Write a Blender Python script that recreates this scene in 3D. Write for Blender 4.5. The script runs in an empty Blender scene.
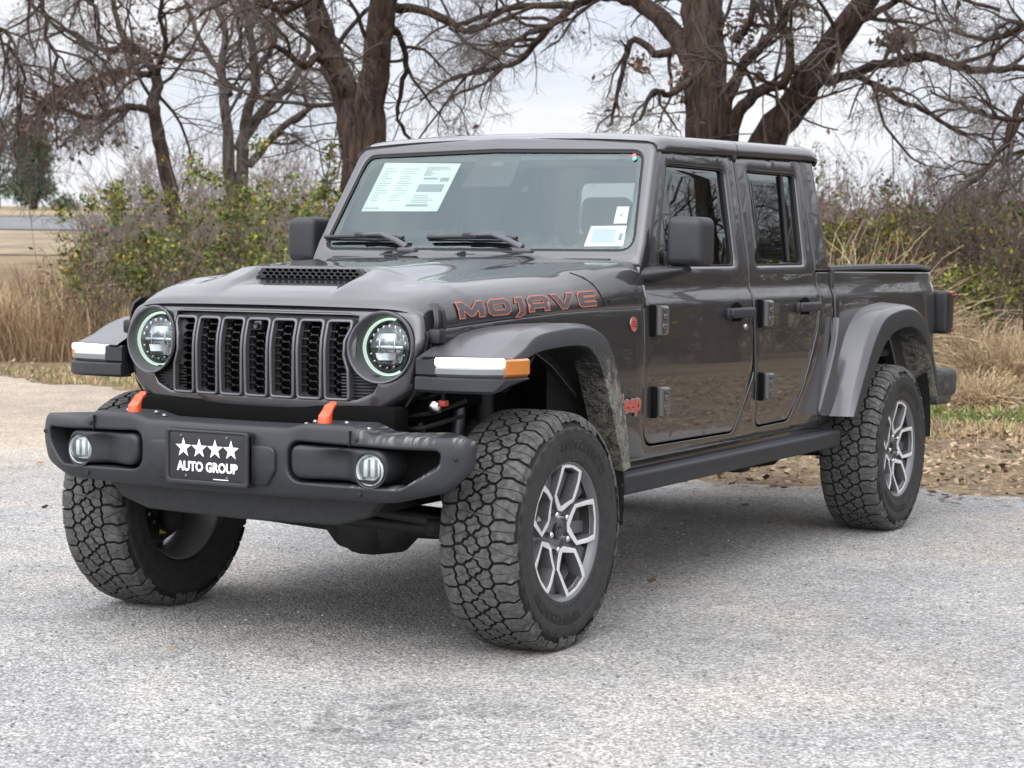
import bpy, bmesh, math, random
import numpy as np
from mathutils import Vector, Matrix
from mathutils.geometry import delaunay_2d_cdt
PI = math.pi
C = bpy.context.scene.collection
SC = bpy.context.scene

# ------------------------------------------------------------------ camera
CAM = Vector((4.1049, -5.9241, 1.3553))
YAW, PITCH, ROLL = -0.51709, -0.06658, 0.0080
FOC = 1980.93                      # focal length in pixels of a 1024 wide picture
cf = Vector((math.sin(YAW)*math.cos(PITCH), math.cos(YAW)*math.cos(PITCH), math.sin(PITCH)))
cr0 = Vector((math.cos(YAW), -math.sin(YAW), 0))
cu0 = cr0.cross(cf)
cr = cr0*math.cos(ROLL) + cu0*math.sin(ROLL)
cu = cu0*math.cos(ROLL) - cr0*math.sin(ROLL)
cam = bpy.data.objects.new('camera', bpy.data.cameras.new('camera'))
C.objects.link(cam)
m = Matrix((cr, cu, -cf)).transposed().to_4x4(); m.translation = CAM
cam.matrix_world = m
cam.data.sensor_width = 36.0
cam.data.lens = 36.0*FOC/1024
cam.data.clip_start = 0.1
cam.data.clip_end = 3000
cam.data.dof.use_dof = True
cam.data.dof.focus_distance = 7.3
cam.data.dof.aperture_fstop = 7.1
SC.camera = cam

# ------------------------------------------------------------------ sky and sun (overcast)
SUN_EL, SUN_AZ = math.radians(42), math.radians(160)
w = bpy.data.worlds.new('World'); SC.world = w; w.use_nodes = True
nt = w.node_tree; N = nt.nodes; L = nt.links
N.clear()
out = N.new('ShaderNodeOutputWorld'); bg = N.new('ShaderNodeBackground')
sky = N.new('ShaderNodeTexSky'); sky.sky_type = 'NISHITA'; sky.sun_disc = False
sky.sun_elevation = SUN_EL; sky.sun_rotation = SUN_AZ
tc = N.new('ShaderNodeTexCoord')
mp = N.new('ShaderNodeMapping'); mp.inputs['Scale'].default_value = (1, 1, 3.2)
no = N.new('ShaderNodeTexNoise'); no.inputs['Scale'].default_value = 4.5; no.inputs['Detail'].default_value = 6; no.inputs['Roughness'].default_value = .55
cl = N.new('ShaderNodeValToRGB')
cl.color_ramp.elements[0].position = .36; cl.color_ramp.elements[0].color = (7.0, 7.4, 8.3, 1)
cl.color_ramp.elements[1].position = .56; cl.color_ramp.elements[1].color = (8.9, 9.0, 9.3, 1)
sep = N.new('ShaderNodeSeparateXYZ')
mr = N.new('ShaderNodeMapRange')                      # overcast sky: zenith up to three times the horizon
mr.inputs['From Min'].default_value = .10; mr.inputs['From Max'].default_value = 1
mr.inputs['To Min'].default_value = .70; mr.inputs['To Max'].default_value = 1.75
vm = N.new('ShaderNodeVectorMath'); vm.operation = 'SCALE'
mix = N.new('ShaderNodeMix'); mix.data_type = 'RGBA'; mix.inputs['Factor'].default_value = .95
L.new(tc.outputs['Generated'], mp.inputs['Vector']); L.new(mp.outputs[0], no.inputs['Vector'])
L.new(no.outputs['Fac'], cl.inputs['Fac'])
L.new(tc.outputs['Generated'], sep.inputs[0]); L.new(sep.outputs['Z'], mr.inputs['Value'])
dt = N.new('ShaderNodeVectorMath'); dt.operation = 'DOT_PRODUCT'; dt.inputs[1].default_value = Vector((-.10, -.90, .42)).normalized()
L.new(tc.outputs['Generated'], dt.inputs[0])
g1_ = N.new('ShaderNodeMath'); g1_.operation = 'MAXIMUM'; g1_.inputs[1].default_value = 0; L.new(dt.outputs['Value'], g1_.inputs[0])
g2_ = N.new('ShaderNodeMath'); g2_.operation = 'POWER'; g2_.inputs[1].default_value = 1.6; L.new(g1_.outputs[0], g2_.inputs[0])
g3_ = N.new('ShaderNodeMath'); g3_.operation = 'MULTIPLY_ADD'; g3_.inputs[1].default_value = 1.7; g3_.inputs[2].default_value = 1.0; L.new(g2_.outputs[0], g3_.inputs[0])
g4_ = N.new('ShaderNodeMath'); g4_.operation = 'MULTIPLY'; L.new(g3_.outputs[0], g4_.inputs[0]); L.new(mr.outputs[0], g4_.inputs[1])   # cloud glows where the hidden sun stands, behind the camera
L.new(cl.outputs['Color'], vm.inputs[0]); L.new(g4_.outputs[0], vm.inputs['Scale'])
L.new(sky.outputs[0], mix.inputs['A']); L.new(vm.outputs[0], mix.inputs['B'])
L.new(mix.outputs['Result'], bg.inputs['Color']); bg.inputs['Strength'].default_value = .1
L.new(bg.outputs[0], out.inputs['Surface'])
sl = bpy.data.lights.new('sun', 'SUN'); sl.energy = .6; sl.angle = math.radians(60); sl.color = (1, .97, .93)
so = bpy.data.objects.new('sun', sl); C.objects.link(so)
sd = Vector((math.sin(SUN_AZ)*math.cos(SUN_EL), math.cos(SUN_AZ)*math.cos(SUN_EL), math.sin(SUN_EL)))
so.rotation_euler = sd.to_track_quat('Z', 'Y').to_euler()
so.location = (0, 0, 30)
vs = SC.view_settings
vs.view_transform = 'Standard'; vs.look = 'None'; vs.exposure = 0.72; vs.gamma = 1; vs.use_curve_mapping = False

# ------------------------------------------------------------------ helpers
def tag(o, label=None, cat=None, group=None, kind=None):
    if label: o['label'] = label
    if cat: o['category'] = cat
    if group: o['group'] = group
    if kind: o['kind'] = kind
    return o

def empty(name, loc=(0, 0, 0), rz=0):
    o = bpy.data.objects.new(name, None); C.objects.link(o)
    o.location = loc; o.rotation_euler = (0, 0, rz); o.empty_display_size = .2
    return o

class G:
    """collects faces of ONE part"""
    def __init__(s): s.v = []; s.f = []; s.m = []
    def add(s, vs, fs, m=0):
        o = len(s.v); s.v += [tuple(v) for v in vs]
        s.f += [tuple(i+o for i in f) for f in fs]; s.m += [m]*len(fs)
        return s
    def merge(s, g):
        o = len(s.v); s.v += g.v; s.f += [tuple(i+o for i in f) for f in g.f]; s.m += g.m
        return s
    def mirror(s):
        g = G(); g.v = [(-x, y, z) for x, y, z in s.v]; g.f = [f[::-1] for f in s.f]; g.m = list(s.m)
        return g
    def xf(s, M):
        s.v = [tuple(M @ Vector(v)) for v in s.v]; return s
    def build(s, name, mats, parent=None, smooth=32):
        me = bpy.data.meshes.new(name); me.from_pydata(s.v, [], s.f); 
        if not isinstance(mats, (list, tuple)): mats = [mats]
        for q in mats: me.materials.append(q)
        me.polygons.foreach_set('material_index', s.m)
        me.validate()
        if smooth:
            me.shade_smooth()
            me.set_sharp_from_angle(angle=math.radians(smooth))
        o = bpy.data.objects.new(name, me); C.objects.link(o)
        if parent: o.parent = parent
        return o

def both(g, name, mats, parent, smooth=32, subs=()):
    """the part on the driver's side and its mirrored twin"""
    return g.build(name, mats, parent, smooth), g.mirror().build(name, mats, parent, smooth)

def rp(pts, seg=5):
    """polygon with rounded corners: (u, v[, r])"""
    n = len(pts); o = []
    for i in range(n):
        p = Vector(pts[i][:2]); r = pts[i][2] if len(pts[i]) > 2 else 0
        a = Vector(pts[i-1][:2]); b = Vector(pts[(i+1) % n][:2])
        if r <= 0: o.append((p.x, p.y)); continue
        d1 = a-p; d2 = b-p; l1 = d1.length; l2 = d2.length; d1.normalize(); d2.normalize()
        ang = math.acos(max(-1, min(1, d1.dot(d2))))
        t = min(r/math.tan(ang/2), l1*.49, l2*.49)
        s, e = p+d1*t, p+d2*t
        for k in range(seg+1):
            q = k/seg
            w = (1-q)**2*s + 2*q*(1-q)*p + q*q*e
            o.append((w.x, w.y))
    return o

def area(p): return .5*sum(p[i-1][0]*p[i][1]-p[i][0]*p[i-1][1] for i in range(len(p)))
def ccw(p): return p if area(p) > 0 else p[::-1]
def cw(p): return p if area(p) < 0 else p[::-1]
def resamp(p, d):
    o = []; d = d or 1e9
    for i in range(len(p)):
        a = p[i]; b = p[(i+1) % len(p)]
        n = max(1, int(math.hypot(b[0]-a[0], b[1]-a[1])/d+.5))
        for k in range(n): o.append((a[0]+(b[0]-a[0])*k/n, a[1]+(b[1]-a[1])*k/n))
    q = []
    for i in range(len(o)):
        if math.hypot(o[i][0]-o[i-1][0], o[i][1]-o[i-1][1]) > 1e-5: q.append(o[i])
    return q
def inset(p, d):
    n = len(p); o = []
    for i in range(n):
        a = p[i-1]; b = p[i]; c = p[(i+1) % n]
        n1 = Vector((-(b[1]-a[1]), b[0]-a[0])).normalized(); n2 = Vector((-(c[1]-b[1]), c[0]-b[0])).normalized()
        m = n1+n2
        if m.length < 1e-4: m = n1
        m.normalize(); k = max(.45, m.dot(n1))
        o.append((b[0]+m.x*d/k, b[1]+m.y*d/k))
    return o
def inside(P, poly):
    x, y = P[:, 0], P[:, 1]; r = np.zeros(len(P), bool); q = np.array(poly)
    for i in range(len(q)):
        x1, y1 = q[i-1]; x2, y2 = q[i]
        c = (y1 > y) != (y2 > y)
        with np.errstate(divide='ignore', invalid='ignore'):
            r ^= c & (x < (x2-x1)*(y-y1)/(y2-y1+1e-30)+x1)
    return r
def fill(loops, grid):
    """triangles of outline minus holes with inner grid points"""
    V = []; E = []
    for lp in loops:
        o = len(V); V += [tuple(p) for p in lp]; E += [(o+i, o+(i+1) % len(lp)) for i in range(len(lp))]
    nb = len(V)
    A = np.array(loops[0]); lo = A.min(0); hi = A.max(0)
    if grid:
        gx = np.arange(lo[0]+grid*.5, hi[0], grid); gy = np.arange(lo[1]+grid*.5, hi[1], grid)
        if len(gx) and len(gy):
            P = np.array([(a, b) for a in gx for b in gy])
            k = inside(P, loops[0])
            for h in loops[1:]: k &= ~inside(P, h)
            P = P[k]
            B = np.array(V)
            if len(P):
                dm = np.min(((P[:, None]-B[None])**2).sum(2), 1)
                P = P[dm > (grid*.55)**2]
                V += [tuple(p) for p in P]
    r = delaunay_2d_cdt([Vector(v) for v in V], E, [], 0, 1e-7)
    v2 = [tuple(v) for v in r[0]]; f2 = r[2]
    cen = np.array([np.mean([v2[i] for i in f], 0) for f in f2])
    k = inside(cen, loops[0])
    for h in loops[1:]: k &= ~inside(cen, h)
    fs = []
    for f, kk in zip(f2, k):
        if kk:
            a = area([v2[i] for i in f]); fs.append(tuple(f) if a > 0 else tuple(f)[::-1])
    # map back to the given order of boundary vertices
    org = {}
    for i, l in enumerate(r[3]):
        for j in l: org.setdefault(j, i)
    return v2, fs, [org[i] for i in range(nb)]

def panel(outline, fn, holes=(), th=.02, r=.004, grid=.04, seg=3, m=0, mside=None, hr=None, back=False):
    """curved sheet with rounded rims: fn(u, v, depth) -> 3-D point; u, v counter-clockwise seen from the front"""
    g = G(); hr = r if hr is None else hr
    loops = [resamp(ccw(outline), grid)] + [resamp(cw(h), grid) for h in holes]
    tops = [inset(lp, r if i == 0 else hr) for i, lp in enumerate(loops)]
    v2, fs, bi = fill(tops, grid)
    g.add([fn(p[0], p[1], 0) for p in v2], fs, m)
    off = 0
    for li, lp in enumerate(loops):
        n = len(lp); rr = r if li == 0 else hr
        prev = [bi[off+i] for i in range(n)]; off += n
        ringlist = []
        for k in range(seg-1, -1, -1):
            t = k/seg*PI/2
            # ins shrinks from rr to 0 while the depth grows from 0 to rr
            ringlist.append((rr-rr*math.cos(t), rr-rr*math.sin(t)))
        ringlist.append((0, th))
        for ins, dep in ringlist:
            q = inset(lp, ins) if ins > 1e-6 else lp
            o = len(g.v)
            g.v += [tuple(fn(p[0], p[1], dep)) for p in q]
            cur = list(range(o, o+n))
            for i in range(n):
                j = (i+1) % n
                g.f.append((prev[j], prev[i], cur[i], cur[j])); g.m.append(m if mside is None or dep < rr*.9 else mside)
            prev = cur
        if li == 0: backring = prev
    if back and not holes: g.f.append(tuple(backring[::-1])); g.m.append(m)
    return g

def rbox(c, s, r=.01, seg=2, rot=None, m=0):
    bm = bmesh.new(); bmesh.ops.create_cube(bm, size=1)
    for v in bm.verts: v.co = Vector((v.co.x*s[0], v.co.y*s[1], v.co.z*s[2]))
    if r > 0: bmesh.ops.bevel(bm, geom=bm.edges[:], offset=min(r, min(s)*.49), segments=seg, profile=.5, affect='EDGES')
    if rot: bmesh.ops.rotate(bm, verts=bm.verts, cent=(0, 0, 0), matrix=rot)
    g = G(); g.add([v.co+Vector(c) for v in bm.verts], [[v.index for v in f.verts] for f in bm.faces], m)
    bm.free(); return g

def tubeg(pts, rad, n=10, m=0, caps=True):
    P = [Vector(p) for p in pts]; rad = [rad]*len(P) if not isinstance(rad, (list, tuple)) else rad
    g = G(); vs = []; up = None
    for i, p in enumerate(P):
        t = (P[min(i+1, len(P)-1)]-P[max(i-1, 0)]).normalized()
        if up is None: up = Vector((0, 0, 1)) if abs(t.z) < .9 else Vector((1, 0, 0))
        x = t.cross(up).normalized(); y = x.cross(t).normalized(); up = y
        for k in range(n):
            a = 2*PI*k/n; vs.append(p+(x*math.cos(a)+y*math.sin(a))*rad[i])
    fs = []
    for i in range(len(P)-1):
        for k in range(n):
            a = i*n+k; b = i*n+(k+1) % n; fs.append((a, b, b+n, a+n))
    if caps: fs += [tuple(range(n))[::-1], tuple((len(P)-1)*n+k for k in range(n))]
    g.add(vs, fs, m); return g

def lathe(prof, n=48, m=0, close=False, axis='x'):
    """profile of (axial, radius) turned about the x axis (or y)"""
    g = G(); vs = []; k = len(prof)
    for i in range(n):
        a = 2*PI*i/n; c, s = math.cos(a), math.sin(a)
        for ax, r in prof:
            vs.append((ax, r*c, r*s) if axis == 'x' else (r*s, ax, r*c) if axis == 'y' else (r*c, r*s, ax))
    fs = []
    for i in range(n):
        j = (i+1) % n
        for q in range(k if close else k-1):
            a = q; b = (q+1) % k
            fs.append((i*k+a, j*k+a, j*k+b, i*k+b))
    g.add(vs, fs, m); return g

def loft(rows, m=0, closed=False, flip=False, mats=None):
    g = G(); n = len(rows[0]); vs = [p for r in rows for p in r]; fs = []; ms = []
    for i in range(len(rows)-1):
        for k in range(n if closed else n-1):
            a = i*n+k; b = i*n+(k+1) % n
            f = (a, b, b+n, a+n)
            fs.append(f[::-1] if flip else f); ms.append(mats[k] if mats else m)
    g.add(vs, fs, 0); g.m = ms; return g

def textg(s, size, fn, bold=0.0, th=0, align='CENTER', sx=1.0):
    cu_ = bpy.data.curves.new('txt', 'FONT'); cu_.body = s; cu_.size = size; cu_.align_x = align; cu_.align_y = 'CENTER'; cu_.offset = bold
    cu_.resolution_u = 3
    o = bpy.data.objects.new('txt', cu_); C.objects.link(o)
    dg = bpy.context.evaluated_depsgraph_get(); me = o.evaluated_get(dg).to_mesh()
    vs = [v.co.copy() for v in me.vertices]; fs = [tuple(p.vertices) for p in me.polygons]
    o.evaluated_get(dg).to_mesh_clear()
    bpy.data.objects.remove(o); bpy.data.curves.remove(cu_)
    g = G(); g.add([fn(v.x*sx, v.y) for v in vs], fs)
    if th:
        pass
    return g

def clip(poly, a, b):
    """keep the half nearer to a than to b"""
    mx_, my_ = (a[0]+b[0])/2, (a[1]+b[1])/2; nx_, ny_ = b[0]-a[0], b[1]-a[1]; o = []
    for i in range(len(poly)):
        p, q = poly[i-1], poly[i]
        dp = (p[0]-mx_)*nx_+(p[1]-my_)*ny_; dq = (q[0]-mx_)*nx_+(q[1]-my_)*ny_
        if dp <= 0: o.append(p)
        if (dp < 0) != (dq < 0) and dp != dq:
            t = dp/(dp-dq); o.append((p[0]+(q[0]-p[0])*t, p[1]+(q[1]-p[1])*t))
    # previous loop adds p first, so order is kept
    return o
def lerp(a, b, t): return a+(b-a)*t
def sstep(a, b, t):
    t = max(0, min(1, (t-a)/(b-a))); return t*t*(3-2*t)
def interp(tab, x):
    return float(np.interp(x, [t[0] for t in tab], [t[1] for t in tab]))
def spline(tab, x):
    """smooth monotone-ish (Catmull-Rom) table look-up"""
    xs = [t[0] for t in tab]; n = len(xs)
    if x <= xs[0]: return tab[0][1]
    if x >= xs[-1]: return tab[-1][1]
    i = max(k for k in range(n) if xs[k] <= x); i = min(i, n-2)
    h = xs[i+1]-xs[i]; t = (x-xs[i])/h
    def sl(k):
        if k == 0: return (tab[1][1]-tab[0][1])/(xs[1]-xs[0])
        if k == n-1: return (tab[-1][1]-tab[-2][1])/(xs[-1]-xs[-2])
        return (tab[k+1][1]-tab[k-1][1])/(xs[k+1]-xs[k-1])
    a, b = tab[i][1], tab[i+1][1]; ma, mb = sl(i)*h, sl(i+1)*h
    return (2*t**3-3*t*t+1)*a+(t**3-2*t*t+t)*ma+(-2*t**3+3*t*t)*b+(t**3-t*t)*mb

# ------------------------------------------------------------------ materials
def mat(name, base, rough=.5, metal=0.0, coat=0.0, spec=.5, emit=None, estr=0, bump=None, vary=None, coatr=.03, dirt=None, trans=0, ior=1.45):
    """vary = (scale, amount[, detail]): brightness noise; bump = (scale, strength, dist); dirt = (scale, lo, hi, colour)"""
    M = bpy.data.materials.new(name); M.use_nodes = True
    nt = M.node_tree; N = nt.nodes; L = nt.links
    b = N['Principled BSDF']
    b.inputs['Base Color'].default_value = (*base, 1); b.inputs['Roughness'].default_value = rough
    b.inputs['Metallic'].default_value = metal; b.inputs['Coat Weight'].default_value = coat
    b.inputs['Coat Roughness'].default_value = coatr; b.inputs['Specular IOR Level'].default_value = spec
    b.inputs['Transmission Weight'].default_value = trans; b.inputs['IOR'].default_value = ior
    if emit: b.inputs['Emission Color'].default_value = (*emit, 1); b.inputs['Emission Strength'].default_value = estr
    tc = N.new('ShaderNodeTexCoord')
    col = None
    if vary:
        n = N.new('ShaderNodeTexNoise'); n.inputs['Scale'].default_value = vary[0]; n.inputs['Detail'].default_value = vary[2] if len(vary) > 2 else 4
        L.new(tc.outputs['Object'], n.inputs['Vector'])
        r = N.new('ShaderNodeMapRange'); r.inputs['From Min'].default_value = .3; r.inputs['From Max'].default_value = .7
        r.inputs['To Min'].default_value = 1-vary[1]; r.inputs['To Max'].default_value = 1+vary[1]
        L.new(n.outputs['Fac'], r.inputs['Value'])
        x = N.new('ShaderNodeVectorMath'); x.operation = 'SCALE'; x.inputs[0].default_value = base
        L.new(r.outputs[0], x.inputs['Scale']); col = x.outputs[0]
        L.new(col, b.inputs['Base Color'])
    if dirt:
        n = N.new('ShaderNodeTexNoise'); n.inputs['Scale'].default_value = dirt[0]; n.inputs['Detail'].default_value = 8; n.inputs['Roughness'].default_value = .65
        L.new(tc.outputs['Object'], n.inputs['Vector'])
        r = N.new('ShaderNodeMapRange'); r.inputs['From Min'].default_value = dirt[1]; r.inputs['From Max'].default_value = dirt[2]
        L.new(n.outputs['Fac'], r.inputs['Value'])
        x = N.new('ShaderNodeMix'); x.data_type = 'RGBA'
        L.new(r.outputs[0], x.inputs['Factor'])
        if col: L.new(col, x.inputs['A'])
        else: x.inputs['A'].default_value = (*base, 1)
        x.inputs['B'].default_value = (*dirt[3], 1)
        L.new(x.outputs['Result'], b.inputs['Base Color'])
        y = N.new('ShaderNodeMapRange'); y.inputs['To Min'].default_value = rough; y.inputs['To Max'].default_value = .95
        L.new(r.outputs[0], y.inputs['Value']); L.new(y.outputs[0], b.inputs['Roughness'])
    if bump:
        n = N.new('ShaderNodeTexNoise'); n.inputs['Scale'].default_value = bump[0]; n.inputs['Detail'].default_value = 5
        L.new(tc.outputs['Object'], n.inputs['Vector'])
        q = N.new('ShaderNodeBump'); q.inputs['Strength'].default_value = bump[1]; q.inputs['Distance'].default_value = bump[2]
        L.new(n.outputs['Fac'], q.inputs['Height']); L.new(q.outputs[0], b.inputs['Normal'])
    return M

def glass(name, tint, rough=0.0, ior=1.5, extra=1.0, gl=(.93, 1, 1)):
    """thin pane: tinted see-through plus mirror reflection by Fresnel"""
    M = bpy.data.materials.new(name); M.use_nodes = True
    nt = M.node_tree; N = nt.nodes; L = nt.links; N.clear()
    o = N.new('ShaderNodeOutputMaterial'); t = N.new('ShaderNodeBsdfTransparent'); t.inputs[0].default_value = (*tint, 1)
    g = N.new('ShaderNodeBsdfGlossy'); g.inputs['Roughness'].default_value = rough; g.inputs[0].default_value = (*gl, 1)
    f = N.new('ShaderNodeFresnel'); f.inputs['IOR'].default_value = ior
    k = N.new('ShaderNodeMath'); k.operation = 'MULTIPLY'; k.inputs[1].default_value = extra; k.use_clamp = True
    x = N.new('ShaderNodeMixShader')
    L.new(f.outputs[0], k.inputs[0]); L.new(k.outputs[0], x.inputs[0]); L.new(t.outputs[0], x.inputs[1]); L.new(g.outputs[0], x.inputs[2])
    L.new(x.outputs[0], o.inputs['Surface'])
    return M

M_paint = mat('granite_metallic_paint', (.0255, .024, .027), .34, .30, coat=1.0, coatr=.012, vary=(900, .15, 1))
M_paint.node_tree.nodes['Principled BSDF'].inputs['Coat IOR'].default_value = 1.58
M_flare = mat('body_paint_skylit', (.066, .064, .070), .42, .35, coat=.55, coatr=.12)  # body paint made lighter on the flares to stand for reflected sky
M_plas = mat('textured_dark_plastic', (.016, .017, .020), .52, bump=(700, .25, .0006), vary=(14, .10))
M_plasb = mat('bumper_coating', (.013, .014, .017), .50, bump=(600, .3, .0006), vary=(9, .12))
M_black = mat('black_plastic', (.010, .010, .011), .42)
M_gloss = mat('gloss_black', (.008, .008, .009), .12, coat=.5)
M_void = mat('shade_black', (.004, .004, .004), .9, spec=.1)  # near-black that paints the shade in hollows, behind openings and underneath
M_under = mat('underbody_metal', (.016, .016, .016), .6, .2, vary=(20, .3))
M_frame = mat('grille_frame_satin', (.115, .115, .12), .36, .6)
M_bezel = mat('bezel_satin', (.085, .085, .09), .45, .4)
M_rub = mat('rubber_black', (.012, .012, .012), .75)
M_side = mat('tyre_sidewall', (.020, .020, .020), .62, vary=(30, .25), bump=(300, .2, .0008))
M_tread = mat('tread_rubber_dusty', (.066, .064, .061), .85, vary=(55, .5, 8), bump=(500, .4, .001))
M_groove = mat('tread_groove', (.010, .0098, .0095), .9)
M_mach = mat('machined_alloy', (.74, .74, .75), .42, .55, vary=(300, .06))
M_rimp = mat('wheel_grey_paint', (.135, .135, .14), .40, .5, coat=.3)
M_barrel = mat('wheel_barrel_lit', (.22, .22, .225), .45, .5)
M_steel = mat('dull_steel', (.25, .25, .25), .4, .9)
M_chrome = mat('bright_nut', (.7, .7, .72), .18, 1.0)
M_orange = mat('tow_hook_orange', (.72, .085, .025), .42, coat=.3)
M_decal_o = mat('decal_orange', (.40, .125, .07), .5)
M_decal_d = mat('decal_charcoal', (.055, .052, .058), .42)
M_badge_r = mat('badge_red', (.50, .075, .04), .4)
M_fog = mat('fog_reflector', (.62, .64, .64), .28, .5)
M_white = mat('plate_white', (.80, .80, .80), .5)
M_paper = mat('paper_white', (.62, .655, .60), .7)
M_ink = mat('paper_ink', (.25, .27, .28), .8)
M_plate = mat('plate_black', (.014, .014, .015), .4)
M_amber = mat('amber_lens', (.40, .13, .025), .22, coat=.6, emit=(1, .35, .05), estr=.02)
M_drl = mat('daytime_lamp', (.9, .9, .9), .2, emit=(1, 1, .98), estr=1.6)
M_drl2 = mat('lamp_lens_clear', (.17, .18, .185), .25, .2, coat=.4)
M_halo = mat('halo_ring', (.5, .58, .53), .25, emit=(.80, 1, .84), estr=.52)
M_refl = mat('lamp_reflector', (.40, .41, .43), .14, 1.0)
M_lensd = mat('lamp_dark', (.04, .042, .045), .1, .6)
M_red = mat('tail_red', (.25, .012, .012), .2, coat=.6)
M_seat = mat('seat_fabric', (.022, .022, .023), .8)
M_trim = mat('interior_trim', (.03, .031, .033), .6)
M_liner = mat('headliner', (.16, .16, .155), .9)
M_wsg = glass('windshield_glass', (.75, .81, .785), ior=1.52, extra=1.6, gl=(.84, .97, .97))
M_tint = glass('tinted_glass', (.022, .025, .025), ior=1.52, extra=1.5)
M_lens = glass('lamp_glass', (.92, .95, .95), ior=1.5, extra=1.2)
M_mud = mat('dried_mud', (.020, .021, .022), .6, bump=(120, .6, .003))
def mud_nodes(M, z0, z1, d0, d1, col, sock=None):
    """splashed mud: fine grains gathered in clumps, denser lower down"""
    nt = M.node_tree; N = nt.nodes; L = nt.links; b = N['Principled BSDF']; tc = N.new('ShaderNodeTexCoord')
    def ns(sc, det, ro):
        n = N.new('ShaderNodeTexNoise'); n.inputs['Scale'].default_value = sc; n.inputs['Detail'].default_value = det; n.inputs['Roughness'].default_value = ro; L.new(tc.outputs['Object'], n.inputs['Vector']); return n.outputs['Fac']
    def m2(op, a, c):
        q = N.new('ShaderNodeMath'); q.operation = op
        for k, v in enumerate((a, c)):
            if isinstance(v, (int, float)): q.inputs[k].default_value = v
            else: L.new(v, q.inputs[k])
        return q.outputs[0]
    sp = N.new('ShaderNodeSeparateXYZ'); L.new(tc.outputs['Object'], sp.inputs[0])
    r = N.new('ShaderNodeMapRange'); L.new(sp.outputs['Z'], r.inputs['Value'])
    for k, v in zip(('From Min', 'From Max', 'To Min', 'To Max'), (z0, z1, d0, d1)): r.inputs[k].default_value = v
    f = m2('ADD', m2('ADD', m2('MULTIPLY', ns(24, 6, .7), .65), m2('MULTIPLY', ns(150, 5, .8), .95)), r.outputs[0])
    t = N.new('ShaderNodeMapRange'); L.new(f, t.inputs['Value']); t.inputs['From Min'].default_value = .79; t.inputs['From Max'].default_value = .91
    tone = N.new('ShaderNodeMapRange'); L.new(ns(60, 8, .7), tone.inputs['Value']); tone.inputs['From Min'].default_value = .3; tone.inputs['From Max'].default_value = .7; tone.inputs['To Min'].default_value = .55; tone.inputs['To Max'].default_value = 1.3
    cv = N.new('ShaderNodeVectorMath'); cv.operation = 'SCALE'; cv.inputs[0].default_value = col; L.new(tone.outputs[0], cv.inputs['Scale'])
    x = N.new('ShaderNodeMix'); x.data_type = 'RGBA'; L.new(t.outputs[0], x.inputs['Factor']); x.inputs['A'].default_value = b.inputs['Base Color'].default_value; L.new(cv.outputs[0], x.inputs['B'])
    L.new(x.outputs['Result'], b.inputs['Base Color'])
    y = N.new('ShaderNodeMapRange'); L.new(t.outputs[0], y.inputs['Value']); y.inputs['To Min'].default_value = .6; y.inputs['To Max'].default_value = .97; L.new(y.outputs[0], b.inputs['Roughness'])
mud_nodes(M_mud, 1.07, .86, -.17, .07, (.20, .185, .152))
M_mudl = mat('muddy_liner', (.009, .009, .009), .8); mud_nodes(M_mudl, .9, .3, -.16, -.06, (.10, .094, .080))
M_seam = mat('door_seam', (.004, .004, .004), .8)
M_wiper = mat('wiper_black', (.012, .012, .013), .38)
# ================================================================== THE TRUCK
truck = empty('pickup_truck', (0, 0, 0))
tag(truck, 'dark grey four-door pickup truck with orange lettering on its bonnet, parked on pale gravel', 'truck')

def SX(y, z):
    """half width of the body side"""
    if z < 1.165: x = .803-.09*(z-.85)**2
    elif z < 1.215: x = .794-.022*sstep(1.160, 1.215, z)
    elif z < 1.29: x = .772-.002*sstep(1.215, 1.29, z)
    else: x = .770-.168*(z-1.29)
    if y < .88: x -= .13*(.88-y)
    if y > 4.3: x -= .25*(y-4.3)**2
    return x
def fside(u, v, d): return (SX(u, v)-d, u, v)

def body_panel(name, outline, mats=None, holes=(), r=.006, th=.03, grid=.035, parent=None, off=0, **k):
    g = panel(outline, lambda u, v, d: (SX(u, v)-d+off, u, v), holes, th, r, grid, **k)
    return both(g, name, mats or M_paint, parent or truck)

# --- lower cab sides: fender side, rocker, rear quarter round the door openings
SEAM = [(-.45, 1.085), (-.40, 1.097), (-.25, 1.107), (0, 1.124), (.36, 1.143), (.62, 1.149), (.95, 1.152)]
cab_low = rp([(-.36, 1.02), (.10, 1.05), (.30, .95), (.50, .80), (.63, .555), (2.90, .570, .01), (2.925, .75), (2.955, 1.272, .008), (2.792, 1.272),
    (2.792, 1.15, .08), (2.752, 1.015, .2), (2.572, .750, .2), (2.405, .607, .08), (2.012, .604, .06), (2.012, .80), (1.985, .85), (1.978, .826, .25),
    (1.778, .600, .06), (.908, .609, .085), (.908, 1.144), (.62, 1.142), (.36, 1.136), (0, 1.117), (-.25, 1.100), (-.39, 1.090)])
body_panel('cab_side', cab_low, r=.004)
# near-black sheet behind the doors paints the shade in their gaps
gp = G()
for s in (1,):
    gp.merge(panel([(.32, .66), (2.93, .66), (2.93, 1.26), (.93, 1.26), (.32, 1.10)], lambda u, v, d: (SX(u, v)-.03-d, u, v), th=.005, r=.001, grid=.12))
both(gp, 'gap_shade_sheet', M_seam, truck)

def win_ring(outer, inner, r=.006):
    return panel(outer, lambda u, v, d: (SX(u, v)-.009-d, u, v), [inner], .016, .003, .05)

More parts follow.
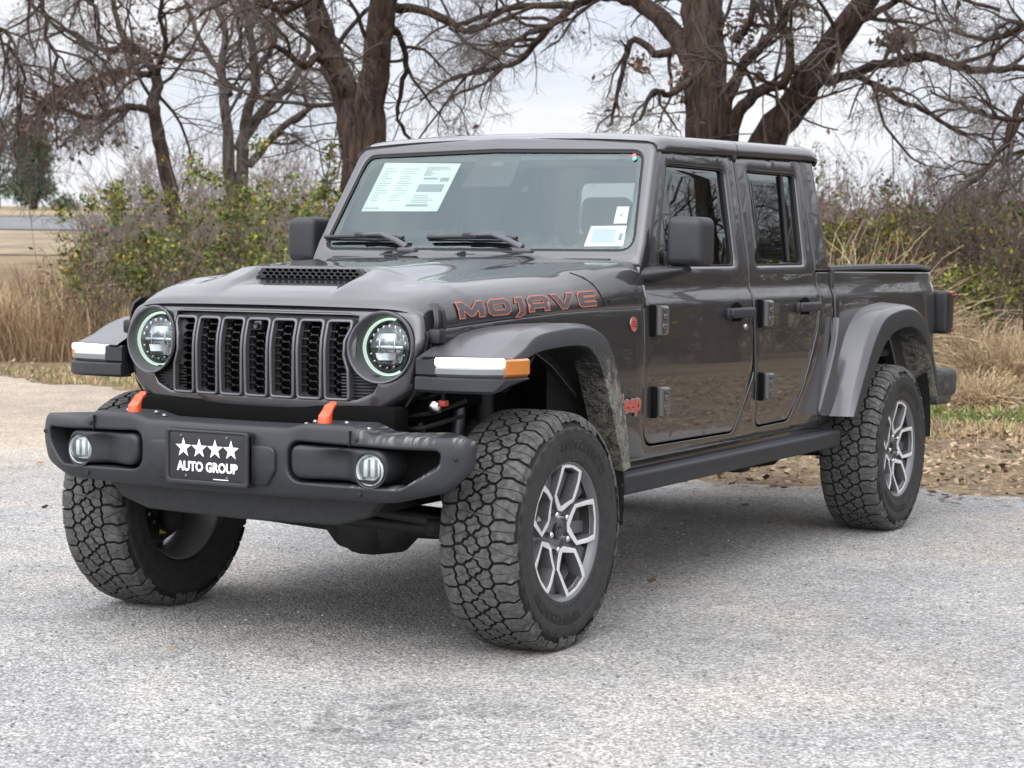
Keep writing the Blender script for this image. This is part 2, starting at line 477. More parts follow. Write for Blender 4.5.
# --- doors
d1 = rp([(.914, .617, .085), (1.774, .608, .06), (1.972, .83, .25), (1.985, 1.15), (1.985, 1.776, .02), (1.262, 1.760, .03), (.975, 1.395, .06), (.914, 1.27, .05)])
h1 = rp([(1.085, 1.292, .03), (1.868, 1.296, .04), (1.890, 1.722, .035), (1.297, 1.722, .035)])
g1 = rp([(1.108, 1.307, .03), (1.848, 1.310, .03), (1.870, 1.706, .03), (1.318, 1.706, .03)])
d2 = rp([(2.018, .612, .06), (2.40, .615, .08), (2.565, .757, .2), (2.745, 1.02, .2), (2.785, 1.15, .1), (2.778, 1.29), (2.774, 1.790, .02), (1.997, 1.778, .02), (1.997, 1.15)])
h2 = rp([(2.072, 1.296, .03), (2.664, 1.300, .04), (2.708, 1.731, .035), (2.112, 1.728, .035)])
g2 = rp([(2.092, 1.311, .03), (2.640, 1.315, .03), (2.684, 1.714, .03), (2.130, 1.712, .03)])

M_hinge = mat('hinge_grey', (.085, .082, .084), .32, .4, coat=.4)
def handle(y0, z):
    g = G()
    xs = SX(y0, z)
    # flat black disc painted for the shade in the handle recess
    cup = [(xs+.0015, y0+.07*math.cos(a), z+.045*math.sin(a)) for a in np.linspace(0, 2*PI, 25)[:-1]]
    g.add(cup, [tuple(range(24))], 1)
    g.merge(rbox((xs+.026, y0+.005, z+.002), (.028, .245, .042), .012, 3))
    g.merge(rbox((xs+.010, y0-.100, z), (.03, .045, .046), .012, 2)); g.merge(rbox((xs+.012, y0+.105, z), (.03, .04, .034), .012, 2))
    return g
def hinge(y, z):
    x = SX(y, z)
    g = rbox((x+.006, y-.004, z), (.022, .022, .122), .004, 2, m=1)
    g.merge(rbox((x+.020, y+.050, z), (.034, .085, .116), .014, 3))
    g.merge(tubeg([(x+.026, y+.014, z-.053), (x+.026, y+.014, z+.053)], .015, 12))
    g.merge(rbox((x+.038, y+.045, z+.016), (.012, .036, .020), .004, 2)); g.merge(rbox((x+.038, y+.045, z-.022), (.012, .05, .020), .004, 2))
    for dz in (.042, -.042): g.merge(lathe([(x+.042, .0001), (x+.042, .007), (x+.035, .008)], 10).xf(Matrix.Translation((0, y+.035, z+dz))))
    return g
for sgn in (1, -1):
    def put(g, name, mats, par, sm=32): return (g if sgn > 0 else g.mirror()).build(name, mats, par, sm)
    for outl, hole, gl, hy, hz, hin in ((d1, h1, g1, 1.802, 1.106, ((.975, 1.095), (.985, .780))), (d2, h2, g2, 2.585, 1.115, ((2.045, 1.098), (2.055, .782)))):
        hole = inset(ccw(resamp(hole, .05)), .009)
        pg = panel(outl, fside, [hole], .035, .006, .03, hr=.012)
        dr = put(pg, 'door', M_paint, truck)
        put(win_ring(resamp(hole, .03), gl), 'window_seal', M_rub, dr)
        put(panel(inset(ccw(gl), -.004), lambda u, v, d: (SX(u, v)-.020-d, u, v), th=.004, r=.001, grid=.08), 'window', M_tint, dr)
        put(handle(hy, hz), 'handle', [M_plas, M_void], dr)
        for y, z in hin: put(hinge(y, z), 'hinge', [M_hinge, M_void], dr)
        if outl is d1:
            k = lathe([(SX(1.86, 1.04)+.006, .0001), (SX(1.86, 1.04)+.006, .012), (SX(1.86, 1.04)-.002, .014)], 14).xf(Matrix.Translation((0, 1.90, 1.045)))
            put(k, 'key_lock', M_chrome, dr)
            put(rbox((.775, 1.135, 1.33), (.012, .022, .06), .004), 'window_corner_trim', M_black, dr)
        else:
            put(tubeg([(SX(2.49, 1.322)-.012, 2.484, 1.322), (SX(2.54, 1.71)-.012, 2.540, 1.71)], .009, 6), 'window_divider', M_rub, dr)

# --- rear quarter above the belt, gutter, roof
body_panel('cab_quarter', rp([(2.793, 1.279), (2.965, 1.279, .01), (2.930, 1.802, .02), (2.784, 1.799)]), r=.010, th=.05)
def roof(y0, y1, name, rear):
    rows = []
    st = np.linspace(y0, y1, 22)
    for i, y in enumerate(st):
        ze = lerp(1.772, 1.806, (y-1.24)/1.7)
        drop = 0; pull = 0
        if rear and y > 2.80: t = (y-2.80)/(y1-2.80); drop = .035*t**2.4
        if not rear and y < 1.33: t = (1.33-y)/(1.33-y0); drop = .026*t**2
        hw = .712 if not (rear and y > 2.9) else .712-.02*((y-2.9)/(y1-2.9))**2
        sec = [(hw-.010, ze-.012), (hw, ze-.010), (hw+.002, ze), (hw-.001, ze+.018), (hw-.006, ze+.034), (hw-.018, ze+.046), (hw-.05, ze+.054), (.55, ze+.062), (.40, ze+.069), (.2, ze+.073), (0, ze+.074)]
        sec = [(x, z-drop*(1 if k > 2 else .2)) for k, (x, z) in enumerate(sec)]
        full = sec+[(-x, z) for x, z in sec[-2::-1]]
        rows.append([(x, y, z) for x, z in full])
    # rims
    a = [(x*.99, y+(.006), z-.008) for x, y, z in rows[0]]; b = [(x*.99, y-.006, z-.02) for x, y, z in rows[-1]]
    a2 = [(x*.985, y+.004, z-.022) for x, y, z in a]; b2 = [(x*.985, y-.01, 1.78) for x, y, z in b]
    g = loft([a2, a]+rows+[b, b2])
    return g.build(name, M_paint, truck, 40)
roof(1.196, 1.982, 'roof_panel', False); roof(1.988, 2.985, 'roof_panel', True)
gut = tubeg([(SX(1.25, 1.762)-.004, 1.25, 1.762), (SX(2.0, 1.782)-.004, 2.0, 1.782), (SX(2.93, 1.80)-.004, 2.93, 1.80)], .010, 8)
both(gut, 'roof_gutter', M_rub, truck)
hl = G(); hl.merge(rbox((0, 2.1, 1.775), (1.30, 1.6, .02), .005)); hl.build('headliner', M_liner, truck)

# rear cab wall with its window
rw = rp([(-.74, 1.0), (.74, 1.0), (.735, 1.30), (.675, 1.80, .04), (-.675, 1.80, .04), (-.735, 1.30)])
rwh = rp([(-.56, 1.36, .05), (.56, 1.36, .05), (.53, 1.70, .05), (-.53, 1.70, .05)])
g = panel([(-u, v) for u, v in rw], lambda u, v, d: (-u, 2.955-(v-1.28)*.055-d, v), [[(-u, v) for u, v in rwh]], .05, .01, .12)
cw_ = g.build('cab_rear_wall', M_paint, truck)
panel([(-u, v) for u, v in rwh], lambda u, v, d: (-u, 2.935-(v-1.28)*.055-d, v), (), .004, .001, .2).build('rear_window', glass('rear_glass', (.30, .335, .32)), cw_)

# --- windscreen frame and glass
def fws(u, v, d):
    return (u, .905+(v-1.366)*.608+.085*u*u+d*.85, v-d*.52)
fo = rp([(-.772, 1.306), (.772, 1.306), (.768, 1.40), (.708, 1.772, .02), (.690, 1.806, .05), (0, 1.832), (-.690, 1.806, .05), (-.708, 1.772, .02), (-.772, 1.40)])
fh = rp([(-.730, 1.362, .055), (.730, 1.362, .055), (.657, 1.763, .06), (0, 1.776), (-.657, 1.763, .06)])
wf = panel(fo, fws, [fh], .06, .022, .05, hr=.006).build('windshield_frame', M_paint, truck)
gi = inset(ccw(resamp(fh, .04)), -.004)
ws = panel(gi, lambda u, v, d: fws(u, v, d+.010), (), .004, .001, .06).build('windshield', M_wsg, truck)
M_frit = mat('glass_border_black', (.010, .012, .013), .35)
fri = rp([(-.690, 1.395, .05), (.690, 1.395, .05), (.628, 1.738, .07), (-.628, 1.738, .07)])
panel(gi, lambda u, v, d: fws(u, v, d+.020), [fri], .002, .0005, .06).build('glass_border', M_frit, ws)
seal = panel(inset(ccw(resamp(fh, .04)), -.002), lambda u, v, d: fws(u, v, d+.005), [inset(ccw(resamp(fh, .04)), .010)], .006, .001, .06); seal.build('glass_seal', M_rub, ws)
# papers behind the glass and camera housing
def fin(u, v, d): return fws(u, v, d+.026)
def sheet(poly, name, mm, dd=.017, label=None):
    o = panel(poly, lambda u, v, d: fws(u, v, d+dd), (), .0008, .0002, .08).build(name, mm, ws)
    if label: o['label'] = label
    return o
SP = [(-.600, 1.530), (-.205, 1.528), (-.165, 1.728), (-.560, 1.738)]
st = sheet(SP, 'window_sticker', M_paper, label='large white price sheet behind the glass')
def onsp(s, t):                       # s along, t up inside the sheet
    a = Vector(SP[0]).lerp(Vector(SP[1]), s); b = Vector(SP[3]).lerp(Vector(SP[2]), s); p = a.lerp(b, t); return (p.x, p.y)
ink = G(); rnd = random.Random(4)
def inkbox(s0, s1, t0, t1): ink.merge(panel([onsp(s0, t0), onsp(s1, t0), onsp(s1, t1), onsp(s0, t1)], lambda u, v, d: fws(u, v, d+.0160), (), .0004, .0001, .2))
inkbox(.03, .22, .055, .075); inkbox(.56, .84, .10, .145); inkbox(.60, .93, .40, .56); inkbox(.62, .80, .66, .70); inkbox(.84, .95, .62, .70)
for k in range(9): inkbox(.60, .60+.3*rnd.random()+.05, .74+.022*k, .749+.022*k)
for k in range(14): inkbox(.05, .12+.12*rnd.random(), .22+.05*k, .230+.05*k); inkbox(.30, .36+.16*rnd.random(), .22+.05*k, .230+.05*k)
for k in range(5): inkbox(.60, .70+.2*rnd.random(), .18+.035*k, .19+.035*k)
ink.build('printed_lines', M_ink, ws)
sheet([(.510, 1.388), (.672, 1.390), (.664, 1.470), (.516, 1.468)], 'lot_sticker', M_white, .017, 'white lot sticker low in the windshield corner')
bar = G()
for k in range(26): bar.merge(panel([(.532+.0038*k, 1.402), (.5342+.0038*k, 1.402), (.5342+.0038*k, 1.456), (.532+.0038*k, 1.456)], lambda u, v, d: fws(u, v, d+.0160), (), .0004, .0001, .2))
bar.build('printed_lines', mat('pale_ink', (.42, .45, .55), .8), ws)
sheet([(.645, 1.412), (.658, 1.412), (.657, 1.440), (.646, 1.440)], 'sticker_blot', mat('blue_ink', (.05, .16, .35), .6), .0160)
sheet([(.606, 1.478), (.660, 1.479), (.652, 1.545), (.602, 1.545)], 'inspection_sticker', M_white, .017, 'small white sticker with a black letter')
textg('A', .022, lambda u, v: fws(.630-v, 1.511+u, .0160)).build('sticker_letter', M_plate, ws, 0)
for (x, z, c) in ((.618, 1.742, (.75, .12, .10)), (.624, 1.731, (.05, .45, .35))):
    sheet([(x+.009*math.cos(a), z+.009*math.sin(a)) for a in np.linspace(0, 2*PI, 13)[:-1]], 'dot_sticker', mat('dot_colour', c, .5), .004)
ch = rp([(-.135, 1.628, .012), (.105, 1.628, .012), (.115, 1.752), (-.085, 1.752)])
panel(ch, lambda u, v, d: fws(u, v, d+.0165), (), .09, .003, .08).build('mirror_camera_housing', M_black, ws)
panel(rp([(-.02, 1.715, .006), (.045, 1.715, .006), (.035, 1.735, .006), (-.012, 1.735, .006)]), lambda u, v, d: fws(u, v, d+.0155), (), .001, .0002, .08).build('camera_window', M_bezel, ws)

# --- bonnet
def zs(y): return interp(SEAM, y)
ZB = [(-.475, 1.160), (-.465, 1.172), (-.45, 1.183), (-.42, 1.195), (-.37, 1.211), (-.3, 1.225), (-.2, 1.240), (-.15, 1.250), (0, 1.262), (.3, 1.288), (.6, 1.308), (.88, 1.324), (.94, 1.326)]
def hood_z(x, y):
    e = SX(y, zs(y)); ax = min(abs(x)/e, 1)
    n = lerp(15, 8.5, sstep(-.45, .35, y))+16*sstep(.45, .9, y); z0 = zs(y)
    z = z0+(spline(ZB, y)-z0-.0+.008*(1-ax**2))*max(0, 1-ax**n)**(1/1.9)
    # raised centre with its air intake step
    w0 = .250; bx = 1-sstep(.29, lerp(.45, .42, sstep(-.1, .5, y)), abs(x))
    dome = (.037*sstep(-.150, -.128, y)*(1-sstep(w0-.03, w0+.0, abs(x)))+ .037*sstep(-.46, -.08, y)*(sstep(w0-.03, w0+.0, abs(x))))*(1-.62*sstep(-.1, .85, y))
    return z+dome*bx-.004*bx*sstep(-.3, -.17, y)*(1-sstep(-.150, -.128, y))
ys = np.concatenate([[-.475, -.470, -.465, -.458, -.45, -.435, -.42, -.40], np.linspace(-.37, -.17, 9), np.linspace(-.155, -.12, 10), np.linspace(-.10, .930, 34)])
sides = [0, .03, .06, .1]
ts = np.concatenate([1-np.geomspace(.0004, .10, 14), np.linspace(.89, 0, 46)])
rows = []
for y in ys:
    e0 = SX(y, zs(y)); r = []
    half = []
    for t in ts:
        x = e0*t
        yy = y+.14*x*x*(1-sstep(-.45, -.1, y))+.034*(1-sstep(-.475, -.20, y)); half.append((x, yy, hood_z(x, y)))
    low = [(e0-.006, half[0][1], zs(y)-.012), (e0+.0008, half[0][1], zs(y)-.002)]
    full = low+half
    rows.append(full+[(-a, b, c) for a, b, c in full[-2::-1]])
first = [(x, y+.012, z-.006) for x, y, z in rows[0]]; last = [(x, y+.004, z-.02) for x, y, z in rows[-1]]
hood = loft([first]+rows+[last]).build('hood', M_paint, truck, 50)
# intake mesh
def fsc(u, v, d): return (u, -.164+.02*v+d+.01*abs(u), hood_z(0, -.155)-.001+v)
so_ = rp([(-.218, .002, .004), (.218, .002, .004), (.232, .019, .006), (.212, .0385, .003), (-.212, .0385, .003), (-.232, .019, .006)])
hexes = []
for j, zz in enumerate((.0075, .0195, .0315)):
    for i in range(-9, 10):
        cx = i*.0265+(.01325 if j % 2 else 0)
        hx = [(cx+.0118*math.cos(a), zz+.0061*math.sin(a)) for a in np.linspace(0, 2*PI, 7)[:-1]]
        if abs(cx) < .206: hexes.append(hx)
panel(so_, fsc, hexes, .012, .001, 0, seg=1, hr=.0005).build('scoop_mesh', mat('scoop_mesh_grey', (.03, .03, .031), .35, .3), hood)
panel(so_, lambda u, v, d: (lambda p: (p[0], p[1]+.013, p[2]))(fsc(u, v, d)), (), .004, .001, 0).build('scoop_backing', M_void, hood)
# bonnet vents
for s in (1, -1):
    g = G()
    for k in range(5):
        y = .30+.032*k
        a = [(s*(.13+.006*k), y), (s*(.215+.012*k), y+.012), (s*(.215+.012*k), y+.026), (s*(.13+.006*k), y+.014)]
        g.add([(x, yy, hood_z(x, yy)+.0025) for x, yy in a], [(0, 1, 2, 3) if s > 0 else (3, 2, 1, 0)])
    g.build('hood_vent', M_black, hood, 0)
# rubber latches
for s in (1, -1):
    y0 = -.335; x0 = SX(y0, 1.10)
    g = G()
    pth = [(x0+.004, y0+.00, 1.075), (x0+.018, y0, 1.095), (x0+.021, y0, 1.125), (x0+.012, y0+.004, 1.158), (x0-.014, y0+.010, 1.180)]
    rows2 = []
    for k, p in enumerate(pth):
        wd = (.030, .032, .030, .027, .024)[k]
        rows2.append([(p[0]-.014, p[1]-wd, p[2]), (p[0], p[1]-wd+.006, p[2]+.004), (p[0]+.002, p[1]-.010, p[2]+.004), (p[0]-.006, p[1]-.007, p[2]), (p[0]-.006, p[1]+.007, p[2]), (p[0]+.002, p[1]+.010, p[2]+.004), (p[0], p[1]+wd-.006, p[2]+.004), (p[0]-.014, p[1]+wd, p[2])])
    g.merge(loft(rows2)); g.merge(rbox((x0+.012, y0-.02, 1.075), (.05, .05, .05), .01)); g.merge(rbox((x0+.005, y0+.035, 1.068), (.055, .10, .022), .008))
    g.merge(lathe([(x0+.03, .001), (x0+.03, .014), (x0+.01, .014)], 12).xf(Matrix.Translation((0, y0-.012, 1.088))))
    (g if s > 0 else g.mirror()).build('hood_latch', M_black, truck)

# bonnet lettering: blocky outlined capitals
GL = {'M': [[(0, 0), (.20, 0), (.20, .52), (.46, .12), (.62, .12), (.88, .52), (.88, 0), (1.10, 0), (1.10, 1), (.86, 1), (.55, .46), (.24, 1), (0, 1)]],
      'O': [[(.18, 0), (.82, 0), (1, .2), (1, .8), (.82, 1), (.18, 1), (0, .8), (0, .2)], [(.28, .26), (.72, .26), (.78, .34), (.78, .66), (.72, .74), (.28, .74), (.22, .66), (.22, .34)]],
      'J': [[(.0, -.28), (.22, -.28), (.42, -.05), (.42, 1), (.12, 1), (.06, .74), (.20, .74), (.20, .05)]],
      'A': [[(0, 0), (.22, 0), (.22, .24), (.76, .24), (.76, 0), (.98, 0), (.98, .82), (.80, 1), (.18, 1), (0, .82)], [(.22, .48), (.76, .48), (.76, .70), (.70, .76), (.28, .76), (.22, .70)]],
      'V': [[(.40, 0), (.66, 0), (1.08, 1), (.82, 1), (.53, .30), (.24, 1), (0, 1)]],
      'E': [[(.12, 0), (.86, 0), (.86, .24), (.24, .24), (.24, .39), (.78, .39), (.78, .61), (.24, .61), (.24, .76), (.86, .76), (.86, 1), (.12, 1), (0, .86), (0, .14)]]}
M_orng, adv = None, 0
def flet(u, v, lift, rev=False):
    u = u*.945
    y = -.215+((.82-u) if rev else u); zz = lerp(1.130, 1.163, (y+.215)/.85)+v*lerp(.95, .95, u/.93)
    # project sideways on the bonnet flank
    e = SX(y, zs(y)); lo, hi = .45, 1.0
    for _ in range(22):
        mid = (lo+hi)/2
        if hood_z(e*mid, y) > zz: lo = mid
        else: hi = mid
    x = e*lo
    nx = Vector((.93, 0, .36)).normalized()
    if rev:                        # reads the right way round on the passenger side too
        return (x+nx.x*lift, y, zz+nx.z*lift)
    return (x+nx.x*lift, y, zz+nx.z*lift)
for s in (1, -1):
    go = G(); gd = G(); u = 0
    for chh in 'MOJAVE':
        wd = {'M': 1.10, 'O': 1.0, 'J': .42, 'A': .98, 'V': 1.08, 'E': .86}[chh]
        H = .053; W = .128
        cont = [[(u+a*W, b*H) for a, b in c] for c in GL[chh]]
        go.merge(panel(inset(ccw(cont[0]), -.0044), lambda a, b, d: flet(a, b, .0036-d, s < 0), [inset(cw(c), -.0058) if False else inset(ccw(c), .0038) for c in cont[1:]], .0005, .0001, .03, seg=1))
        gd.merge(panel(cont[0], lambda a, b, d: flet(a, b, .0046-d, s < 0), [c for c in cont[1:]], .0005, .0001, .03, seg=1))
        u += wd*W+.030
    if s < 0: go, gd = go.mirror(), gd.mirror()
    go.build('hood_lettering', M_decal_o, hood, 0); gd.build('hood_lettering_fill', M_decal_d, hood, 0)

# cowl, washer jets, wipers
g = rbox((0, .935, 1.318), (1.30, .08, .03), .01); g.build('cowl_panel', M_black, truck)
for x in (-.33, .02): rbox((x, .875, 1.336), (.10, .05, .022), .010).merge(tubeg([(x-.02, .855, 1.340), (x-.02, .895, 1.346)], .012, 8)).build('washer_jet', M_black, truck)
def on_hood(y, z, lift):
    e = SX(y, zs(y)); lo, hi = .3, 1.0
    for _ in range(24):
        mid = (lo+hi)/2
        if hood_z(e*mid, y) > z: lo = mid
        else: hi = mid
    return (e*lo+lift*.93, y, z+lift*.36)
sm = tubeg([on_hood(y, z, .0005) for y, z in ((.640, 1.156), (.632, 1.18), (.618, 1.21), (.598, 1.24), (.575, 1.262), (.545, 1.28))], .0028, 6, caps=False)
both(sm, 'cowl_seam', M_seam, hood)
for yb2, zb2 in ((.675, 1.180), (.855, 1.186)):
    p = on_hood(yb2, zb2, 0)
    g = lathe([(.004, .0001), (.004, .006), (.001, .007), (.0015, .0115), (-.004, .012)], 14).xf(Matrix.Translation(p) @ Matrix.Rotation(-.25, 4, 'Y'))
    both(g, 'cowl_bolt', M_under, hood)
#body_panel('cowl_side', rp([(.905, 1.157), (.905, 1.30, .02), (.80, 1.315, .05), (.62, 1.157)]), r=.004, off=-.004)
for x0 in (-.50, .035):
    g = G(); yb = .905-.012
    def wp(x, z, o=.022): p = fws(x, z, -o); return p
    # blade
    g.merge(tubeg([wp(x0-.215, 1.400), wp(x0-.1, 1.402), wp(x0+.06, 1.402), wp(x0+.20, 1.398)], .0085, 8))
    g.merge(tubeg([wp(x0-.215, 1.396, .008), wp(x0+.20, 1.393, .008)], .005, 6))
    g.merge(rbox(wp(x0-.01, 1.403, .030), (.07, .022, .024), .006))
    b = g.build('wiper_blade', M_wiper, truck)
    a = G()
    a.merge(tubeg([wp(x0-.02, 1.404, .034), wp(x0+.10, 1.400, .046), wp(x0+.19, 1.372, .05), wp(x0+.255, 1.345, .05)], [.007, .009, .012, .014], 8))
    a.merge(rbox(wp(x0+.26, 1.337, .045), (.085, .04, .02), .008))
    a.build('wiper_arm', mat('wiper_arm', (.07, .07, .075), .4), b)

# --- grille shell
def yg(x, z): return -.475+.14*x*x+.30*max(0, z-1.045)+.02*max(0, .95-z)
def fg(u, v, d, o=0): return (u, yg(u, v)+d+o, v)
def symm(h): return h+[(-p[0],)+tuple(p[1:]) for p in h[::-1]]
gout = rp(symm([(.0, .806), (.46, .806, .09), (.585, .88, .10), (.632, 1.06, .06), (.612, 1.162, .085), (.0, 1.164)]), 6)
gop = rp(symm([(.0, .860), (.405, .860, .03), (.478, .915, .02), (.400, .980), (.380, 1.030), (.395, 1.10), (.345, 1.136, .02), (.0, 1.138)]))
HX, HZ = .487, 1.036
hole = [(HX+.112*math.cos(a), HZ+.112*math.sin(a)) for a in np.linspace(0, 2*PI, 41)[:-1]]
# one opening = grille field joined with the two lamp holes
fld = [(.0, .860), (.395, .860), (.455, .885), (.482, .926)]
a0 = math.atan2(.926-HZ, .482-HX)
arc = [(HX+.112*math.cos(a), HZ+.112*math.sin(a)) for a in np.linspace(a0, a0+2*PI-math.radians(62), 34)]
opn = symm(fld+arc+[(.385, 1.134), (.345, 1.140), (.0, 1.141)])
shell = panel(gout, fg, [opn], .13, .022, .035, hr=.008, seg=4).build('grille_shell', M_paint, truck)
both(tubeg([(.637, yg(.63, 1.06)+.028, 1.072), (.612, yg(.6, .95)+.028, .96), (.592, yg(.58, .9)+.028, .885), (.56, yg(.56, .85)+.028, .84)], .004, 6), 'shell_seam', M_seam, shell)
# ribbed black field
gfl = symm([(0, .860), (.395, .860), (.455, .885), (.482, .926), (.43, .945), (.395, .985), (.375, 1.036), (.385, 1.085), (.40, 1.12), (.385, 1.136), (0, 1.141)])
SLOTS = []
M_mesh = mat('grille_mesh_black', (.014, .014, .0145), .35, spec=.3)
for i in range(7):
    cx = (i-3)*.1085
    wt, wb = .052, .050
    lx, rx = cx-wt, cx+wt
    pts = [(cx-wb, .852, .018), (cx+wb, .852, .018), (cx+wt, 1.02, .0), (cx+wt, 1.126, .022), (cx-wt, 1.126, .022), (cx-wt, 1.02, .0)]
    if i == 6: pts = [(cx-wb, .852, .018), (cx+wb, .852, .018), (cx+wb-.002, .955, .02), (cx+wb-.018, 1.005, .02), (cx+wb-.016, 1.055, .02), (cx+wb, 1.095, .02), (cx+wb, 1.126, .018), (cx-wt, 1.126, .022), (cx-wt, 1.02)]
    if i == 0: pts = [(2*cx-p[0],)+tuple(p[1:]) for p in [(cx-wb, .852, .018), (cx+wb, .852, .018), (cx+wb-.002, .955, .02), (cx+wb-.018, 1.005, .02), (cx+wb-.016, 1.055, .02), (cx+wb, 1.095, .02), (cx+wb, 1.126, .018), (cx-wt, 1.126, .022), (cx-wt, 1.02)]][::-1]
    po = ccw(rp(pts)); pi_ = inset(po, .0105); SLOTS.append(inset(po, .006))
    sf = panel(po, lambda u, v, d: fg(u, v, d, -.010), [pi_], .05, .0045, .04, seg=3).build('grille_slot', M_frame, truck)
    hx = []
    for k in range(10):
        z = .874+.0262*k
        for dx, dz in ((0, 0), (-.0345, .0131), (.0345, .0131)):
            h = [(cx+dx+.0222*math.cos(a), z+dz+.0123*math.sin(a)) for a in np.linspace(0, 2*PI, 9)[:-1]+PI/8]
            q = ccw(inset(pi_, .002)); x0_, x1_ = min(p[0] for p in q), max(p[0] for p in q); z0_, z1_ = min(p[1] for p in q), max(p[1] for p in q)
            for n_, o_ in (((1, 0), (x0_, 0)), ((-1, 0), (x1_, 0)), ((0, 1), (0, z0_)), ((0, -1), (0, z1_))):
                if h: h = clip(h, (o_[0]+n_[0]*.1, o_[1]+n_[1]*.1), (o_[0]-n_[0]*.1, o_[1]-n_[1]*.1))
            h = [p for k_, p in enumerate(h) if math.hypot(p[0]-h[k_-1][0], p[1]-h[k_-1][1]) > .0012]
            if len(h) > 2 and abs(area(h)) > 8e-5 and inside(np.array(h)*.98+.02*np.array([cx, z]), pi_).all(): hx.append(h)
    panel(inset(pi_, -.002), lambda u, v, d: fg(u, v, d, .016+.006*math.cos((u-cx)*60)), hx, .010, .0006, 0, seg=1, hr=.0004).build('slot_mesh', M_mesh, sf)
    panel(inset(pi_, -.002), lambda u, v, d: fg(u, v, d, .085), (), .004, .001, 0).build('slot_backing', M_void, sf)
    if i == 3:
        rbox((cx, yg(0, 1.10)+.004, 1.098), (.034, .03, .034), .008).merge(lathe([(yg(0, 1.1)-.022, .0001), (yg(0, 1.1)-.024, .010), (yg(0, 1.1)-.01, .012)], 14, axis='y').xf(Matrix.Translation((cx, 0, 1.098)))).build('front_camera', M_gloss, sf)

g = panel(resamp(gfl, .03), lambda u, v, d: fg(u, v, d, .022), SLOTS, .01, .001, .06)
for k in range(8):
    z = .868+.0105*k
    for s in (1, -1): g.merge(tubeg([(s*.33, yg(.33, z)+.018, z), (s*.40, yg(.4, z)+.018, z), (s*.47, yg(.47, z)+.018, z)], .0033, 5))
g.build('grille_field', M_gloss if False else M_black, shell)

# --- headlamps
for s in (1, -1):
    cx = s*HX; cy = yg(HX, HZ)
    T = Matrix.Translation((cx, 0, HZ))
    hb = lathe([(cy-.006, .121), (cy-.014, .118), (cy-.012, .113), (cy+.012, .104), (cy+.046, .099), (cy+.05, .096)][::-1], 56, axis='y').xf(T)
    # follow the leaning shell
    hb.v = [(x, y+.14*(x*x-HX*HX)*1.0+.22*max(0, z-1.045), z) for x, y, z in hb.v]
    lamp = hb.build('headlight', M_bezel, truck, 40)
    yo = cy+.040
    def ly(g): g.v = [(x, y+.16*max(0, z-HZ), z) for x, y, z in g.v]; return g
    # bright outer ring, open at the top right as on the lamp
    segs = []
    for a in np.linspace(math.radians(-38), math.radians(218), 40) if False else np.linspace(math.radians(74), math.radians(304), 44):
        aa = a if s > 0 else a
        segs.append(a)
    prof = []
    rows3 = []
    for a in segs:
        c_, s_ = math.cos(a), math.sin(a)
        rows3.append([(cx+r_*c_, yo+o_, HZ+r_*s_) for r_, o_ in ((.0975, .004), (.0965, -.005), (.094, -.0075), (.0905, -.006), (.0885, .004))])
    ly(loft(rows3, flip=True)).build('halo_ring', M_halo, lamp, 60)
    ly(lathe([(yo+.006, .0975), (yo+.004, .076), (yo+.030, .060), (yo+.036, .0001)][::-1], 40, axis='y').xf(T)).build('lamp_housing', M_lensd, lamp)
    rf = G()
    for z0, z1, q in ((.006, .056, 1), (-.058, -.010, -1)):
        rws = []
        for t in np.linspace(-1, 1, 13):
            rws.append([(cx+t*.058*math.sqrt(max(.05, 1-((z*.9)/.075)**2)), yo+.002+.020*(1-t*t)*.9+(0 if k in (0, 4) else .010), HZ+z) for k, z in enumerate(np.linspace(z0, z1, 5))])
        rf.merge(loft(rws))
    rf.merge(rbox((cx, yo+.004, HZ-.001), (.125, .018, .013), .003))
    for dx in (-.030, .030): rf.merge(rbox((cx+dx, yo-.003, HZ+.004), (.006, .012, .05), .002))
    for a in np.linspace(.2, 2.9, 9): rf.merge(rbox((cx+.070*math.cos(a), yo, HZ+.070*math.sin(a)), (.008, .01, .012), .002))
    for a in np.linspace(3.5, 5.9, 7): rf.merge(rbox((cx+.070*math.cos(a), yo, HZ+.070*math.sin(a)), (.010, .01, .008), .002))
    ly(rf).build('reflector', M_refl, lamp)
    ly(lathe([(yo-.030, .0001), (yo-.028, .04), (yo-.022, .07), (yo-.012, .09), (yo-.002, .0985)], 40, axis='y').xf(T)).build('lens', M_lens, lamp, 60)

